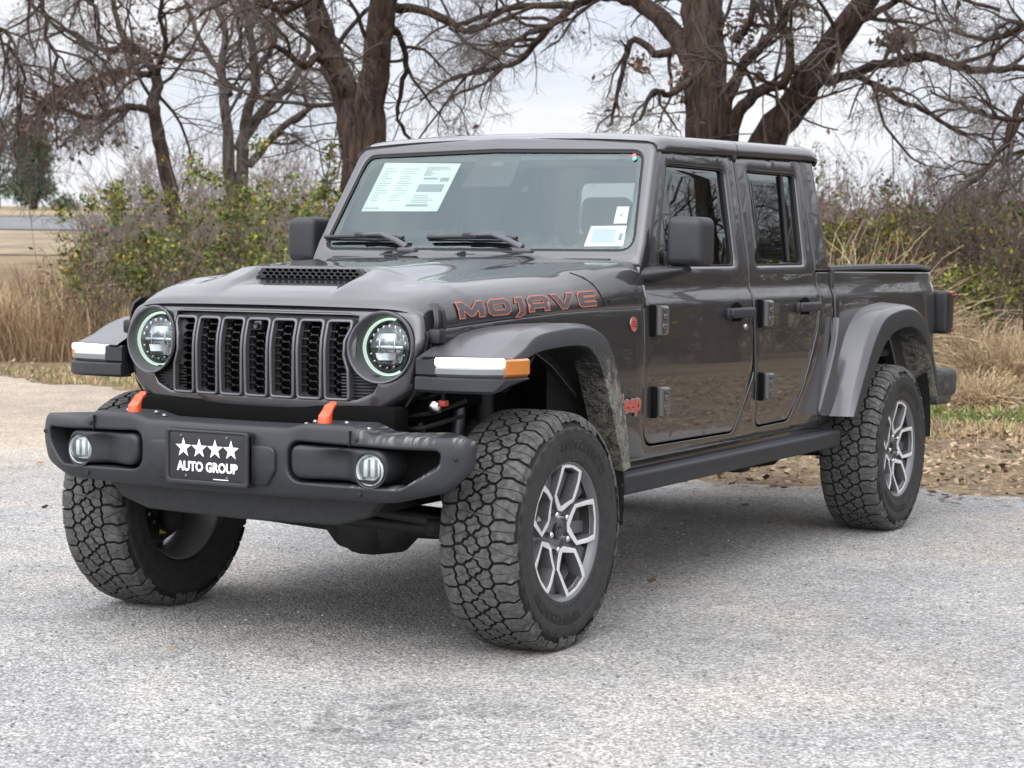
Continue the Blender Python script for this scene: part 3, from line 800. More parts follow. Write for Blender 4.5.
# --- front flares
def fillet(P, idx, r, seg=3):
    o = []; n = len(P); par = []
    for i, p in enumerate(P):
        if i in idx and 0 < i < n-1:
            a = (P[i-1]-p); b = (P[i+1]-p); t = min(r, a.length*.45, b.length*.45)
            s = p+a.normalized()*t; e = p+b.normalized()*t
            for k in range(seg+1):
                q = k/seg; o.append((1-q)**2*s+2*q*(1-q)*p+q*q*e)
                par.append(i-.5+q if True else i)
        else: o.append(p); par.append(i)
    return o, par
def cr_(a, b, c, d, t):
    return .5*((2*b)+(-a+c)*t+(2*a-5*b+4*c-d)*t*t+(-a+3*b-3*c+d)*t**3)
def flare(st, name, sub=5, r=.008, muddy=None):
    """stations of inner top, crease, outer edge, lip bottom and inner underside"""
    S = [[Vector(p) for p in row] for row in st]; R = []
    for i in range(len(S)-1):
        for k in range(sub):
            t = k/sub
            R.append([cr_(S[max(i-1, 0)][j], S[i][j], S[i+1][j], S[min(i+2, len(S)-1)][j], t) for j in range(len(S[0]))])
    R.append(S[-1])
    rows = []; par = None
    for row in R:
        q, par = fillet(row, (1, 2, 3), r); rows.append(q)
    mats = []
    for k in range(len(par)-1):
        c = (par[k]+par[k+1])/2
        mats.append(0 if c < 2.0 else 1 if c < 3.2 else 2)
    g = loft(rows, mats=mats)
    if muddy is not None:
        nc = len(mats)
        for i in range(muddy*sub, len(rows)-1):
            for k in range(nc):
                if (par[k]+par[k+1])/2 > 2.35: g.m[i*nc+k] = 2
    # end caps
    n = len(rows[0])
    g.f.append(tuple(range(n))); g.m.append(1)
    o = (len(rows)-1)*n; g.f.append(tuple(range(o, o+n))[::-1]); g.m.append(1)
    return both(g, name, [M_flare, M_plas, M_mud], truck, 40)
def fst(A, B, Cc, D):
    E = (D[0]-.13, D[1]+(.0), D[2]+.012)
    return [A, B, Cc, D, E]
FF = [fst((.640, -.455, 1.010), (.875, -.405, 1.012), (.930, -.335, 1.008), (.938, -.285, 1.000)),
      fst((.652, -.32, 1.058), (.875, -.29, 1.045), (.928, -.255, 1.036), (.94, -.240, 1.008)),
      fst((.672, -.16, 1.090), (.875, -.16, 1.094), (.925, -.16, 1.076), (.94, -.165, 1.024)),
      fst((.70, 0, 1.104), (.875, 0, 1.110), (.923, 0, 1.092), (.94, -.01, 1.034)),
      fst((.72, .15, 1.106), (.875, .17, 1.110), (.918, .165, 1.094), (.936, .14, 1.032)),
      fst((.74, .32, 1.098), (.872, .33, 1.090), (.907, .345, 1.066), (.930, .225, 1.012)),
      fst((.765, .45, 1.025), (.868, .455, 1.015), (.897, .452, .995), (.922, .315, .945)),
      fst((.785, .545, .91), (.862, .545, .893), (.888, .534, .874), (.912, .395, .84)),
      fst((.79, .62, .77), (.858, .617, .745), (.884, .600, .730), (.902, .475, .71)),
      fst((.79, .665, .590), (.857, .662, .575), (.882, .642, .565), (.892, .560, .555))]
for row in FF[5:]: row[4] = (row[3][0]-.12, row[3][1]+.02, row[3][2]+.01)
fl = flare(FF, 'fender_flare', muddy=4)
for o, s in zip(fl, (1, -1)):
    def pf(g, n, mm, sm=32): return (g if s > 0 else g.mirror()).build(n, mm, o, sm)
    # lamp housing under the painted top: front face turns round the corner into the side
    path = [(.625, -.440), (.70, -.443), (.80, -.436), (.87, -.414), (.918, -.370), (.938, -.31), (.940, -.255)]
    def run(z0, z1, off, i0=0, i1=None, bot=None, m=0):
        rows = []
        P = path[i0:i1]
        for k, (x, y) in enumerate(P):
            a = P[max(k-1, 0)]; b = P[min(k+1, len(P)-1)]; n = Vector((b[1]-a[1], -(b[0]-a[0]), 0)).normalized()
            p = Vector((x, y, 0))+n*off
            q = Vector((x, y, 0))-n*.06
            rows.append([(q.x, q.y, z0), (p.x-n.x*.012, p.y-n.y*.012, z0), (p.x, p.y, z0+.010), (p.x, p.y, z1-.006), (p.x-n.x*.008, p.y-n.y*.008, z1), (q.x, q.y, z1)])
        g = loft(rows, flip=True, m=m)
        k = len(rows[0]); g.f.append(tuple(range(k))[::-1]); g.f.append(tuple((len(rows)-1)*k+i for i in range(k))); g.m += [m, m]
        return g
    cb = [(.625, -.440), (.70, -.443), (.80, -.437), (.86, -.420), (.893, -.398), (.910, -.374), (.918, -.345)]
    ct = [(.625, -.440), (.70, -.443), (.80, -.436), (.87, -.414), (.918, -.370), (.938, -.31), (.941, -.262)]
    rw = []
    for k in range(7):
        o_ = []
        for P_, z_, of in ((cb, .895, -.05), (cb, .895, .002), (cb, .904, .010), (ct, .940, .010), (ct, .946, .002), (ct, .946, -.05)):
            a_ = P_[max(k-1, 0)]; b_ = P_[min(k+1, 6)]; n_ = Vector((b_[1]-a_[1], -(b_[0]-a_[0]))).normalized()
            o_.append((P_[k][0]+n_.x*of, P_[k][1]+n_.y*of, z_+(.022*(k-4)/2*(z_ < .91) if k > 4 else 0)))
        rw.append(o_)
    hs = loft(rw, flip=True); hs.f += [tuple(range(6))[::-1], tuple(36+i for i in range(6))]; hs.m += [0, 0]
    hs.merge(run(.944, 1.008, -.020)); hs.merge(run(.944, 1.008, .004, 0, 2))
    # chin slopes back to the wheel opening
    #hs.merge(loft([[(.945, -.36, .897), (.943, -.36, .946)], [(.946, -.30, .905), (.944, -.30, .955)], [(.944, -.22, .985), (.942, -.222, 1.012)]]))
    hs.merge(loft([[(.62, -.43, .897), (.912, -.35, .899)], [(.62, -.30, .93), (.935, -.27, .950)], [(.62, -.2, 1.0), (.938, -.2, 1.015)]], flip=True))
    pf(hs, 'lamp_housing', M_plas)
    pf(run(.979, 1.009, .006, 1, 5), 'daytime_lamp', M_drl)
    pf(run(.947, .980, .003, 1, 5), 'lamp_lens', M_drl2)
    pf(run(.947, 1.007, .0075, 4, 7), 'side_marker', M_amber)

# --- rear flares
def rst(A, B, Cc, D):
    return [(.795, A[0], A[1]), (.905, B[0], B[1]), (.936, Cc[0], Cc[1]), (.942, D[0], D[1]), (.80, D[0]+(.02 if D[0] < 3.5 else -.02), D[1]+.01)]
flare([rst((2.850, .60), (2.868, .60), (2.885, .60), (2.925, .60)), rst((2.978, .80), (2.988, .785), (3.015, .77), (3.065, .735)),
       rst((3.12, .985), (3.135, .97), (3.165, .945), (3.215, .865)), rst((3.285, 1.08), (3.285, 1.068), (3.305, 1.042), (3.335, .945)),
       rst((3.49, 1.112), (3.49, 1.100), (3.495, 1.078), (3.50, .988)), rst((3.72, 1.115), (3.72, 1.104), (3.715, 1.082), (3.70, .995)),
       rst((3.925, 1.065), (3.915, 1.055), (3.90, 1.03), (3.855, .952)), rst((4.06, .94), (4.045, .925), (4.02, .905), (3.965, .865)),
       rst((4.155, .78), (4.14, .77), (4.12, .755), (4.075, .73)), rst((4.205, .62), (4.19, .62), (4.17, .62), (4.14, .62))], 'fender_flare')
# flange of the rear flare that sits on the cab corner
fl2 = panel(rp([(2.765, .602, .03), (2.880, .598), (2.905, .66), (2.926, .85), (2.942, 1.04), (2.936, 1.06), (2.905, .96), (2.858, .84)]), lambda u, v, d: (SX(u, v)+.030*sstep(2.74, 2.92, u)+.006-d, u, v), (), .03, .008, .03)
both(fl2, 'flare_extension', M_flare, truck)

# --- bed
BED = rp([(2.984, 1.278, .01), (2.990, .95), (3.05, .62), (3.30, .90, .1), (3.75, .95, .1), (3.98, .62), (4.53, .62, .03), (4.556, 1.265, .015)][::-1])
body_panel('bed_side', BED, r=.010, th=.06)
rail = tubeg([(0, 0, 0), (0, 1, 0)], .01, 6)
g = G()
rws = []
for y in (2.972, 2.985, 3.7, 4.3, 4.50, 4.556):
    x = SX(y, 1.285); z = 1.278+.006*sstep(2.9, 3.6, y)-.010*sstep(4.3, 4.56, y)
    rws.append([(x-.005, y, z-.004), (x+.002, y, z+.004), (x-.004, y, z+.018), (x-.02, y, z+.024), (x-.075, y, z+.024), (x-.085, y, z+.016), (x-.085, y, z-.05)])
g.merge(loft(rws, flip=True)); g.f += [tuple(range(7)), tuple(range(5*7, 6*7))[::-1]]; g.m += [0, 0]
both(g, 'bed_rail', M_plas, truck)
g = G(); g.merge(rbox((0, 3.77, .86), (1.56, 1.58, .04), .01)); g.merge(rbox((0, 3.0, 1.07), (1.56, .03, .44), .01))
for s in (1, -1): g.merge(rbox((s*.70, 3.77, 1.07), (.02, 1.56, .42), .008))
g.build('bed_liner', M_plas, truck)
tg = panel(rp([(-.72, .70, .02), (.72, .70, .02), (.72, 1.272, .02), (-.72, 1.272, .02)]), lambda u, v, d: (-u, 4.575-d, v), (), .07, .012, .2); tg.build('tailgate', M_paint, truck)
g = panel(rp([(4.57, .930, .02), (4.69, .930, .03), (4.705, 1.158, .03), (4.57, 1.165, .02)]), lambda u, v, d: (.845-d, u, v), (), .12, .018, .05)
tl = both(g, 'tail_lamp', M_black, truck)
for o, s in zip(tl, (1, -1)):
    for q in (rbox((.80, 4.672, 1.148), (.10, .05, .03), .008), rbox((.80, 4.675, .948), (.10, .04, .022), .008)): (q if s > 0 else q.mirror()).build('red_lens', M_red, o)
M_rbm = mat('muddy_bumper', (.020, .021, .023), .5, bump=(80, .5, .003)); mud_nodes(M_rbm, .8, .5, -.08, -.02, (.20, .185, .155))
rb_ = G(); rb_.merge(rbox((0, 4.78, .66), (1.50, .16, .15), .03, 3))
for s in (1, -1): rb_.merge(rbox((s*.74, 4.70, .655), (.18, .30, .16), .04, 3)); rb_.merge(rbox((s*.74, 4.64, .57), (.16, .24, .05), .01))
rb_.build('rear_bumper', M_rbm, truck)

# --- rock rails
g = panel([(.60, -.040), (2.872, -.040), (2.872, .038), (.60, .038)], lambda u, v, d: (.878-d, u, .498+v+.0), (), .10, .016, .25, mside=0)
both(g, 'rock_rail', M_plasb, truck, 50)
g = rbox((.79, 1.75, .548), (.06, 2.30, .05), .006); g2 = both(g, 'sill', M_gloss, truck)
for y in (.85, 1.5, 2.2, 2.75): both(rbox((.74, y, .50), (.22, .06, .05), .01), 'rail_bracket', M_under, truck)

# --- mirrors
for s in (1, -1):
    g = panel(rp([(.826, 1.305, .028), (.976, 1.308, .030), (.978, 1.495, .040), (.828, 1.499, .034)]), lambda u, v, d: (u, 1.02+.35*(u-.93)**2*1.0+.5*(v-1.40)**2*.6+.10*(u-.84)+d, v), (), .115, .030, .03, seg=5, back=True)
    mh = (g if s > 0 else g.mirror()).build('door_mirror', M_plas, truck, 50)
    rw_ = []
    for t in np.linspace(0, 1, 7):
        x = lerp(.770, .905, t); hz = lerp(.034, .014, t**1.3); zc = lerp(1.268, 1.292, t); yc = lerp(.985, 1.06, t); hy = lerp(.052, .045, t)
        rw_.append([(x, yc+hy*math.cos(a), zc+hz*math.sin(a)) for a in np.linspace(0, 2*PI, 15)[:-1]])
    a = loft(rw_, closed=True); a.f += [tuple(range(14))[::-1], tuple(range(6*14, 7*14))]; a.m += [0, 0]
    (a if s > 0 else a.mirror()).build('mirror_arm', M_black, mh, 60)
    q = rbox((.90, 1.137, 1.40), (.13, .004, .15), .0); (q if s > 0 else q.mirror()).build('mirror_glass', M_refl, mh)

# --- badges
for s in (1, -1):
    def pb(g, n, mm): return (g if s > 0 else g.mirror()).build(n, mm, truck, 0)
    yb_, zb_ = .828, 1.086; xb = SX(yb_, zb_)
    dsc = lathe([(xb+.003, .0001), (xb+.003, .027), (xb, .028)], 28).xf(Matrix.Translation((0, yb_, zb_)))
    pb(dsc, 'round_badge', M_badge_r)
    ring = lathe([(xb+.0035, .026), (xb+.005, .029), (xb, .0305)], 28).xf(Matrix.Translation((0, yb_, zb_)))
    for dz, wd in ((.010, .026), (.001, .034), (-.008, .028)):
        ring.merge(rbox((xb+.0045, yb_+.002, zb_+dz), (.002, wd, .0028), 0))
    pb(ring, 'badge_trim', M_frame)
    mir = 1 if s > 0 else -1
    t1 = textg('Jeep', .088, lambda u, v: (SX(.84, .785)+.0060, .795+u*1.12 if s > 0 else .795-u*1.12, .785+v), bold=.0035)
    t0 = textg('Jeep', .088, lambda u, v: (SX(.84, .785)+.0045, .795+u*1.12 if s > 0 else .795-u*1.12, .785+v), bold=.0075)
    if s < 0:
        t1.f = [f[::-1] for f in t1.f]; t0.f = [f[::-1] for f in t0.f]
    pb(t0, 'maker_badge', mat('badge_edge', (.36, .33, .32), .4, .4)); pb(t1, 'maker_badge_face', mat('badge_face', (.34, .075, .06), .45))
# ------------------------------------------------------------------ front bumper
def yb(x):
    a = abs(x)
    return -.705+.012*sstep(.26, .34, a)*0+.022*sstep(.34, .62, a)+.155*max(0, (a-.60)/.31)**1.7
def fb(u, v, d, o=0):
    z = v
    bul = .012*sstep(.56, .62, v)*(1-sstep(.70, .77, v))
    u2 = u-math.copysign(max(0, d-.02)*.95*sstep(.62, .90, abs(u)), u)
    return (u2, yb(u)+d*(1.0)+o-bul+.04*max(0, .60-v), v)
bo = rp(symm([(0, .545), (.68, .552, .05), (.84, .590, .10), (.905, .665, .06), (.905, .762, .035), (.60, .768, .04), (.53, .795, .05), (.36, .795, .06), (.29, .778, .05), (0, .776)]), 6)
bh = rp([(.305, .606, .055), (.705, .600, .06), (.815, .672, .03), (.822, .722, .025), (.305, .738, .045)], 6)
bhl = [(-p[0], p[1]) for p in bh]
M_bump = mat('bumper_dusted', (.0145, .0155, .0185), .5, bump=(600, .3, .0006), vary=(9, .12))
# dried dust streaks on the top of the driver's end
nt = M_bump.node_tree; N = nt.nodes; L = nt.links; B = N['Principled BSDF']
old = B.inputs['Base Color'].links[0].from_socket
tc = N.new('ShaderNodeTexCoord'); sp = N.new('ShaderNodeSeparateXYZ'); L.new(tc.outputs['Object'], sp.inputs[0])
mpp = N.new('ShaderNodeMapping'); mpp.inputs['Scale'].default_value = (70, 8, 14); L.new(tc.outputs['Object'], mpp.inputs[0])
nn = N.new('ShaderNodeTexNoise'); nn.inputs['Scale'].default_value = 1.0; nn.inputs['Detail'].default_value = 3; nn.inputs['Roughness'].default_value = .6; L.new(mpp.outputs[0], nn.inputs['Vector'])
def mrn(sock, a, b, c=0, d=1):
    r = N.new('ShaderNodeMapRange'); r.inputs['From Min'].default_value = a; r.inputs['From Max'].default_value = b; r.inputs['To Min'].default_value = c; r.inputs['To Max'].default_value = d
    L.new(sock, r.inputs['Value']); return r.outputs[0]
def mul(a, b, op='MULTIPLY'):
    q = N.new('ShaderNodeMath'); q.operation = op; L.new(a, q.inputs[0]); L.new(b, q.inputs[1]); return q.outputs[0]
geo = N.new('ShaderNodeNewGeometry'); sn = N.new('ShaderNodeSeparateXYZ'); L.new(geo.outputs['Normal'], sn.inputs[0])
fac = mul(mul(mrn(sp.outputs['X'], .50, .60), mul(mrn(sn.outputs['Z'], .15, .7), mrn(sp.outputs['Z'], .735, .76), 'MAXIMUM')), mrn(nn.outputs['Fac'], .50, .74))
fac = mul(fac, mrn(sn.outputs['Z'], -.2, .3))
mx = N.new('ShaderNodeMix'); mx.data_type = 'RGBA'; L.new(fac, mx.inputs['Factor']); L.new(old, mx.inputs['A']); mx.inputs['B'].default_value = (.26, .25, .23, 1)
L.new(mx.outputs['Result'], B.inputs['Base Color'])

bump = panel(bo, fb, [bh, bhl], .17, .020, .025, seg=4, hr=.011).build('front_bumper', M_bump, truck, 60)
# recess boxes behind the openings: black
for s in (1, -1): rbox((s*.52, -.50, .665), (.56, .12, .15), .01).build('bumper_backing', M_void, bump)
# raised middle
mid = panel(rp(symm([(0, .585), (.225, .585, .02), (.262, .635, .03), (.262, .715, .03), (0, .720)]), 5), lambda u, v, d: fb(u, v, d, -.012), (), .03, .008, .03).build('licence_bracket', M_plasb, bump)
for s in (1, -1):
    cx = s*.605
    def fp(u, v, d):
        a = abs(u)
        y = yb(a)+.004-.020*(1-sstep(.34, .44, a)) - .012*sstep(.50, .56, a)+.022*sstep(.40, .50, a)*(1-sstep(.50, .575, a))*(1-sstep(.045, .065, abs(v-.655)))
        return (u, y+d, v)
    po = rp([(.318, .618, .05), (.640, .608, .055), (.672, .650, .05), (.655, .722, .05), (.318, .726, .035)], 6)
    hl_ = [(.607+.053*math.cos(a), .656+.053*math.sin(a)) for a in np.linspace(0, 2*PI, 33)[:-1]]
    pod = panel(po, fp, [hl_], .13, .016, .018, seg=4, hr=.006)
    pod = (pod if s > 0 else pod.mirror()).build('lamp_pod', M_plasb, bump, 60)
    yl = yb(.607)+.004
    fgl = G()
    fgl.merge(lathe([(yl-.004, .052), (yl-.010, .049), (yl-.002, .045), (yl+.02, .044), (yl+.022, .0001)][::-1], 36, axis='y').xf(Matrix.Translation((cx, 0, .656))))
    fo_ = fgl.build('fog_lamp', M_fog, bump)
    rf = G()
    for dx, wdt in ((-.022, .018), (.004, .018), (.028, .010)):
        rf.merge(rbox((cx+dx, yl+.008, .660), (wdt, .012, .058), .005, 3))
    rf.merge(rbox((cx, yl+.010, .622), (.055, .010, .012), .003)); rf.merge(rbox((cx, yl+.010, .693), (.055, .010, .010), .003))
    rf.build('reflector', M_mach, fo_)
    lathe([(yl-.013, .0001), (yl-.012, .02), (yl-.008, .037), (yl-.001, .046)], 32, axis='y').xf(Matrix.Translation((cx, 0, .656))).build('lens', M_lens, fo_, 60)
    # tow hook
    hk = [(s*.405, -.605, .74), (s*.405, -.612, .800), (s*.405, -.628, .832), (s*.405, -.655, .846)]
    rows4 = []
    for k, (p, hw, th) in enumerate(zip([(-.638, .745), (-.640, .795), (-.637, .820), (-.622, .841), (-.596, .850)], [.021, .021, .020, .019, .015], [.019, .020, .020, .018, .012])):
        y, z = p; t = (0, 0, .25, .85, 1.35)[k]; dy, dz = math.cos(t), -math.sin(t)*0+0
        nx_, nz_ = math.cos(t), -math.sin(t)   # across the bend
        pr = []
        for ax, ay in ((-1, -.55), (-.6, -1), (.6, -1), (1, -.55), (1, .55), (.6, 1), (-.6, 1), (-1, .55)):
            pr.append((s*.400+hw*ax, y+nx_*th*ay, z+(-nz_)*0+th*ay*(-math.sin(t))*(-1)))
        rows4.append(pr)
    hg = loft(rows4, closed=True, flip=True); hg.f += [tuple(range(8)), tuple(range(32, 40))[::-1]]; hg.m += [0, 0]
    hg.build('tow_hook', M_orange, bump, 50)
    ht = lathe([(.800, .0001), (.800, .017), (.792, .019)], 12, axis='z')
    for x, y, z in ((.335, -.600, .793), (.300, -.60, .783), (.46, -.60, .795), (.56, -.62, .782)):
        lathe([(.006, .0001), (.006, .007), (0, .009)], 8, axis='z').xf(Matrix.Translation((s*x, y, z))).build('bumper_bolt', M_steel, bump)
    for x, z in ((.555, .752), (.57, .578), (.862, .70)):
        p = fb(x, z, 0); lathe([(-.007, .0001), (-.006, .007), (0, .009)], 10, axis='y').xf(Matrix.Translation((s*x, p[1]-.001, z))).build('bumper_bolt', M_under, bump)
    rbox((s*.535, yb(.53)+.0, .755), (.003, .02, .05), 0).build('bumper_seam', M_seam, bump)
# front plate with four stars
py = -.748
pl = panel(rp([(-.172, .575, .014), (.172, .575, .014), (.172, .758, .014), (-.172, .758, .014)]), lambda u, v, d: (u, py+d, v), (), .034, .006, .08).build('number_plate', M_plate, bump)
fr = panel(rp([(-.172, .575, .014), (.172, .575, .014), (.172, .758, .014), (-.172, .758, .014)]), lambda u, v, d: (u, py-.005+d, v), [rp([(-.158, .590, .012), (.158, .590, .012), (.158, .748, .012), (-.158, .748, .012)])], .02, .004, .08).build('plate_frame', M_plas, pl)
sg = G()
for k in range(4):
    cx = -.096+.066*k; cz = .696
    st_ = [((.034 if i % 2 == 0 else .0136)*math.cos(PI/2+i*PI/5), (.034 if i % 2 == 0 else .0136)*math.sin(PI/2+i*PI/5)) for i in range(10)]
    sg.add([(cx, py-.0016, cz)]+[(cx+a, py-.0016, cz+b) for a, b in st_], [(0, 1+i, 1+(i+1) % 10) for i in range(10)])
sg.build('plate_stars', M_white, pl, 0)
textg('AUTO GROUP', .043, lambda u, v: (u+.003, py-.0016, .634+v), bold=.0018, sx=.90).build('plate_lettering', M_white, pl, 0)
rbox((.060, py-.0012, .597), (.062, .001, .003), 0).build('plate_small_print', M_paper, pl)
for x, z in ((-.105, .738), (.085, .738), (-.085, .604), (.085, .604)): lathe([(-.003, .0001), (-.003, .004), (0, .005)], 8, axis='y').xf(Matrix.Translation((x, py, z))).build('plate_screw', M_steel, pl)
# valance under the bumper
vl = panel(rp(symm([(0, .445), (.40, .450, .02), (.52, .485, .04), (.60, .57), (0, .575)])), lambda u, v, d: (u, -.60-.22*(v-.50)+.10*abs(u)**2+d, v), (), .05, .012, .08).build('skid_plate', mat('valance_plastic', (.018, .019, .020), .6, vary=(40, .25), bump=(300, .3, .001)), truck, 50)
g = rbox((0, -.42, .79), (1.12, .10, .10), .02).merge(rbox((0, -.44, .735), (1.10, .16, .06), .012)); g.build('radiator_support', M_void, truck)

# ------------------------------------------------------------------ underbody, wheel wells, chassis
g = G()
g.merge(rbox((0, .33, .80), (1.06, 1.04, .62), .02))                    # engine bay block, black to paint the dark under the bonnet
g.merge(rbox((0, -.06, .96), (1.16, .42, .30), .02)).merge(rbox((0, -.32, .96), (.66, .10, .30), .01))
g.merge(rbox((0, 1.85, .66), (1.50, 2.20, .16), .02))
g.merge(rbox((0, 3.75, .76), (1.20, 1.5, .14), .02))
g.build('underbody', M_void, truck)
for s in (1, -1):
    g = G()   # dark liners in the wheel wells
    rows5 = []
    for a in np.linspace(math.radians(62), math.radians(190), 20):
        r_ = .60
        rows5.append([(s*.40, -r_*math.cos(a)*.93+.02, .46+r_*math.sin(a)*1.02), (s*.885, -r_*math.cos(a)*.93+.02, .46+r_*math.sin(a)*1.0)])
    rows5 = [[(x, y, min(z, 1.055)) for x, y, z in r] for r in rows5]
    g.merge(loft(rows5)).build('wheel_liner', M_mudl, truck, 50); g = G()
    rows5 = []
    for a in np.linspace(math.radians(20), math.radians(185), 24):
        r_ = .585
        rows5.append([(s*.55, 3.55-r_*math.cos(a), .46+r_*math.sin(a)), (s*.905, 3.55-r_*math.cos(a), .46+r_*math.sin(a))])
    g.merge(loft(rows5)).build('wheel_liner', M_mudl, truck, 50)
    rbox((s*.55, 3.55, .80), (.02, 1.2, .6), 0).build('bed_underside', M_void, truck)
g = G()
for s in (1, -1):
    g.merge(rbox((s*.42, 2.0, .54), (.09, 5.1, .13), .015))
    g.merge(tubeg([(s*.42, -.55, .55), (s*.50, -.1, .60), (s*.55, .1, .75), (s*.55, .12, .95)], .045, 10))
    g.merge(tubeg([(s*.52, .0, .43), (s*.50, .9, .50)], .030, 8)); g.merge(tubeg([(s*.55, 3.487, .42), (s*.50, 2.5, .50)], .032, 8))
    g.merge(tubeg([(s*.60, .06, .46), (s*.56, .10, .95)], .035, 10)); g.merge(tubeg([(s*.60, 3.56, .46), (s*.55, 3.75, .9)], .03, 10))
g.merge(rbox((0, 1.0, .50), (.9, .12, .08), .02)); g.merge(rbox((0, 2.6, .50), (.9, .12, .08), .02))
g.merge(rbox((-.25, 1.8, .47), (.36, .95, .16), .04)); g.merge(rbox((.28, 1.3, .47), (.34, .5, .12), .04))
g.merge(tubeg([(.30, 1.4, .44), (.33, 2.4, .45), (.38, 2.9, .50), (.40, 4.5, .55)], .035, 10))
g.merge(rbox((.55, 2.42, .42), (.10, .10, .12), .02)); g.merge(tubeg([(.50, 2.35, .44), (.60, 2.72, .46)], .035, 8))
g.build('chassis', M_under, truck, 50)
for yy, nm in ((0, 'front_axle'), (3.487, 'rear_axle')):
    g = lathe([(-.70, .001), (-.70, .045), (-.30, .047), (-.02, .06), (.05, .115), (.17, .135), (.29, .115), (.35, .06), (.70, .047), (.70, .001)], 24).xf(Matrix.Translation((0, yy, .395)))
    g.merge(lathe([(-.15, .001), (-.14, .07), (-.09, .12), (-.02, .13), (.05, .12)], 20, axis='y').xf(Matrix.Translation((.17, yy, .395))))
    if yy == 0:
        g.merge(tubeg([(-.68, -.16, .42), (.66, -.16, .40)], .022, 10)); g.merge(tubeg([(-.50, -.24, .52), (.62, -.20, .43)], .020, 10))
        g.merge(tubeg([(.58, -.30, .425), (.70, -.20, .425)], .03, 8))
    g.build(nm, M_under, truck, 50)
    if yy == 0:
        for s in (1, -1):
            hx_ = [(s*.455+.058*math.cos(a), .02+.058*math.sin(a), .46+.34*a/(2*PI*5)) for a in np.linspace(0, 2*PI*5, 80)]
            tubeg(hx_, .009, 6).build('coil_spring', mat('coil_black', (.02, .02, .021), .45), truck)
            tubeg([(s*.56, -.10, .42), (s*.555, -.075, .60), (s*.55, -.03, .95)], [.026, .026, .020], 12).build('shock_absorber', mat('shock_silver', (.10, .10, .105), .4, .6), truck)
            tubeg([(s*.62, -.22, .45), (s*.60, -.28, .62), (s*.57, -.33, .78)], .009, 8).build('sway_bar_link', M_under, truck)
            lathe([(-.02, .0001), (-.018, .012), (0, .013)], 10, axis='y').xf(Matrix.Translation((s*.64, -.235, .452))).build('link_bolt', M_chrome, truck)
g = G()
for a, b in (((.50, -.30, .80), (.72, -.28, .86)), ((.48, -.28, .86), (.68, -.34, .90)), ((.52, -.34, .76), (.66, -.20, .80))): g.merge(tubeg([a, ((a[0]+b[0])/2, a[1]-.01, (a[2]+b[2])/2-.015), b], .008, 6))
g.merge(tubeg([(.66, -.33, .84), (.66, -.33, .905)], .006, 6))
g.build('hose', M_under, truck)
rbox((.63, -.33, .838), (.045, .04, .045), .012).build('sensor', M_chrome, truck); rbox((.665, -.335, .852), (.03, .03, .022), .006).build('sensor_clip', M_badge_r, truck)

# ------------------------------------------------------------------ cabin
g = panel(rp(symm([(0, 1.0), (.72, 1.0, .03), (.72, 1.285, .04), (0, 1.30)])), lambda u, v, d: (u, 1.15+d-.20*(v-1.0)*0, v), (), .10, .03, .15)
g.merge(rbox((0, 1.06, 1.27), (1.45, .30, .05), .02)); g.merge(rbox((.36, 1.20, 1.315), (.36, .2, .05), .02)); g.build('dashboard', M_trim, truck)
def seat(x, y, wdt=.50):
    g = G()
    g.merge(rbox((x, y-.18, .86), (wdt, .52, .16), .05, 3))
    g.merge(rbox((x, y+.12, 1.14), (wdt, .15, .62), .06, 3, Matrix.Rotation(-.20, 3, 'X')))
    s_ = g.build('seat', M_seat, truck, 60)
    h = rbox((x, y+.20, 1.535), (.27, .10, .19), .045, 4, Matrix.Rotation(-.12, 3, 'X')); h.merge(tubeg([(x-.06, y+.18, 1.36), (x-.06, y+.20, 1.5)], .007, 6)).merge(tubeg([(x+.06, y+.18, 1.36), (x+.06, y+.20, 1.5)], .007, 6))
    h.build('headrest', M_seat, s_, 60)
seat(.37, 1.85); seat(-.37, 1.85); seat(.37, 2.68); seat(-.37, 2.68)
g = lathe([(.185+.014*math.cos(a), .014*math.sin(a)) for a in np.linspace(0, 2*PI, 9)[:-1]], 10)
rows6 = [[Vector((.37+(.185+.014*math.cos(b))*math.cos(a), (.014*math.sin(b)), (.185+.014*math.cos(b))*math.sin(a))) for b in np.linspace(0, 2*PI, 9)[:-1]] for a in np.linspace(0, 2*PI, 33)]
R_ = Matrix.Rotation(math.radians(-25), 3, 'X')
rows6 = [[(p.x, *(Vector((0, 1.42, 1.24))+R_ @ Vector((0, p.y, p.z))).yz) for p in r] for r in rows6]
g = loft(rows6, closed=True); g.merge(rbox((.37, 1.41, 1.24), (.16, .05, .12), .03)); g.merge(tubeg([(.20, 1.42, 1.24), (.54, 1.42, 1.24)], .016, 8)); g.build('steering_wheel', M_black, truck, 60)

# ------------------------------------------------------------------ wheels
PROF = [(0, (0, .4125)), (.5, (.062, .4112)), (.8, (.099, .4088)), (1.0, (.124, .4035)), (1.1, (.1345, .3950)), (1.25, (.1425, .3780)), (1.5, (.1480, .3480))]
PX = [(s, p[0]) for s, p in PROF]; PR = [(s, p[1]) for s, p in PROF]
def tp(s, a, h):
    q = abs(s); x = spline(PX, q); r = spline(PR, q); e = .02
    dx = spline(PX, q+e)-spline(PX, max(0, q-e)); dr = spline(PR, q+e)-spline(PR, max(0, q-e)); l = math.hypot(dx, dr)
    nx, nr = -dr/l, dx/l
    x += nx*h; r += nr*h; x = math.copysign(x, s) if s else 0
    return (x, r*math.sin(a), r*math.cos(a))
NP = 18; PIT = 2*PI/NP                                   # pattern repeats 17 times, two pitches each
rnd = random.Random(11)
PL = 2*PI*.412/NP                                        # metres per repeat
seeds = []
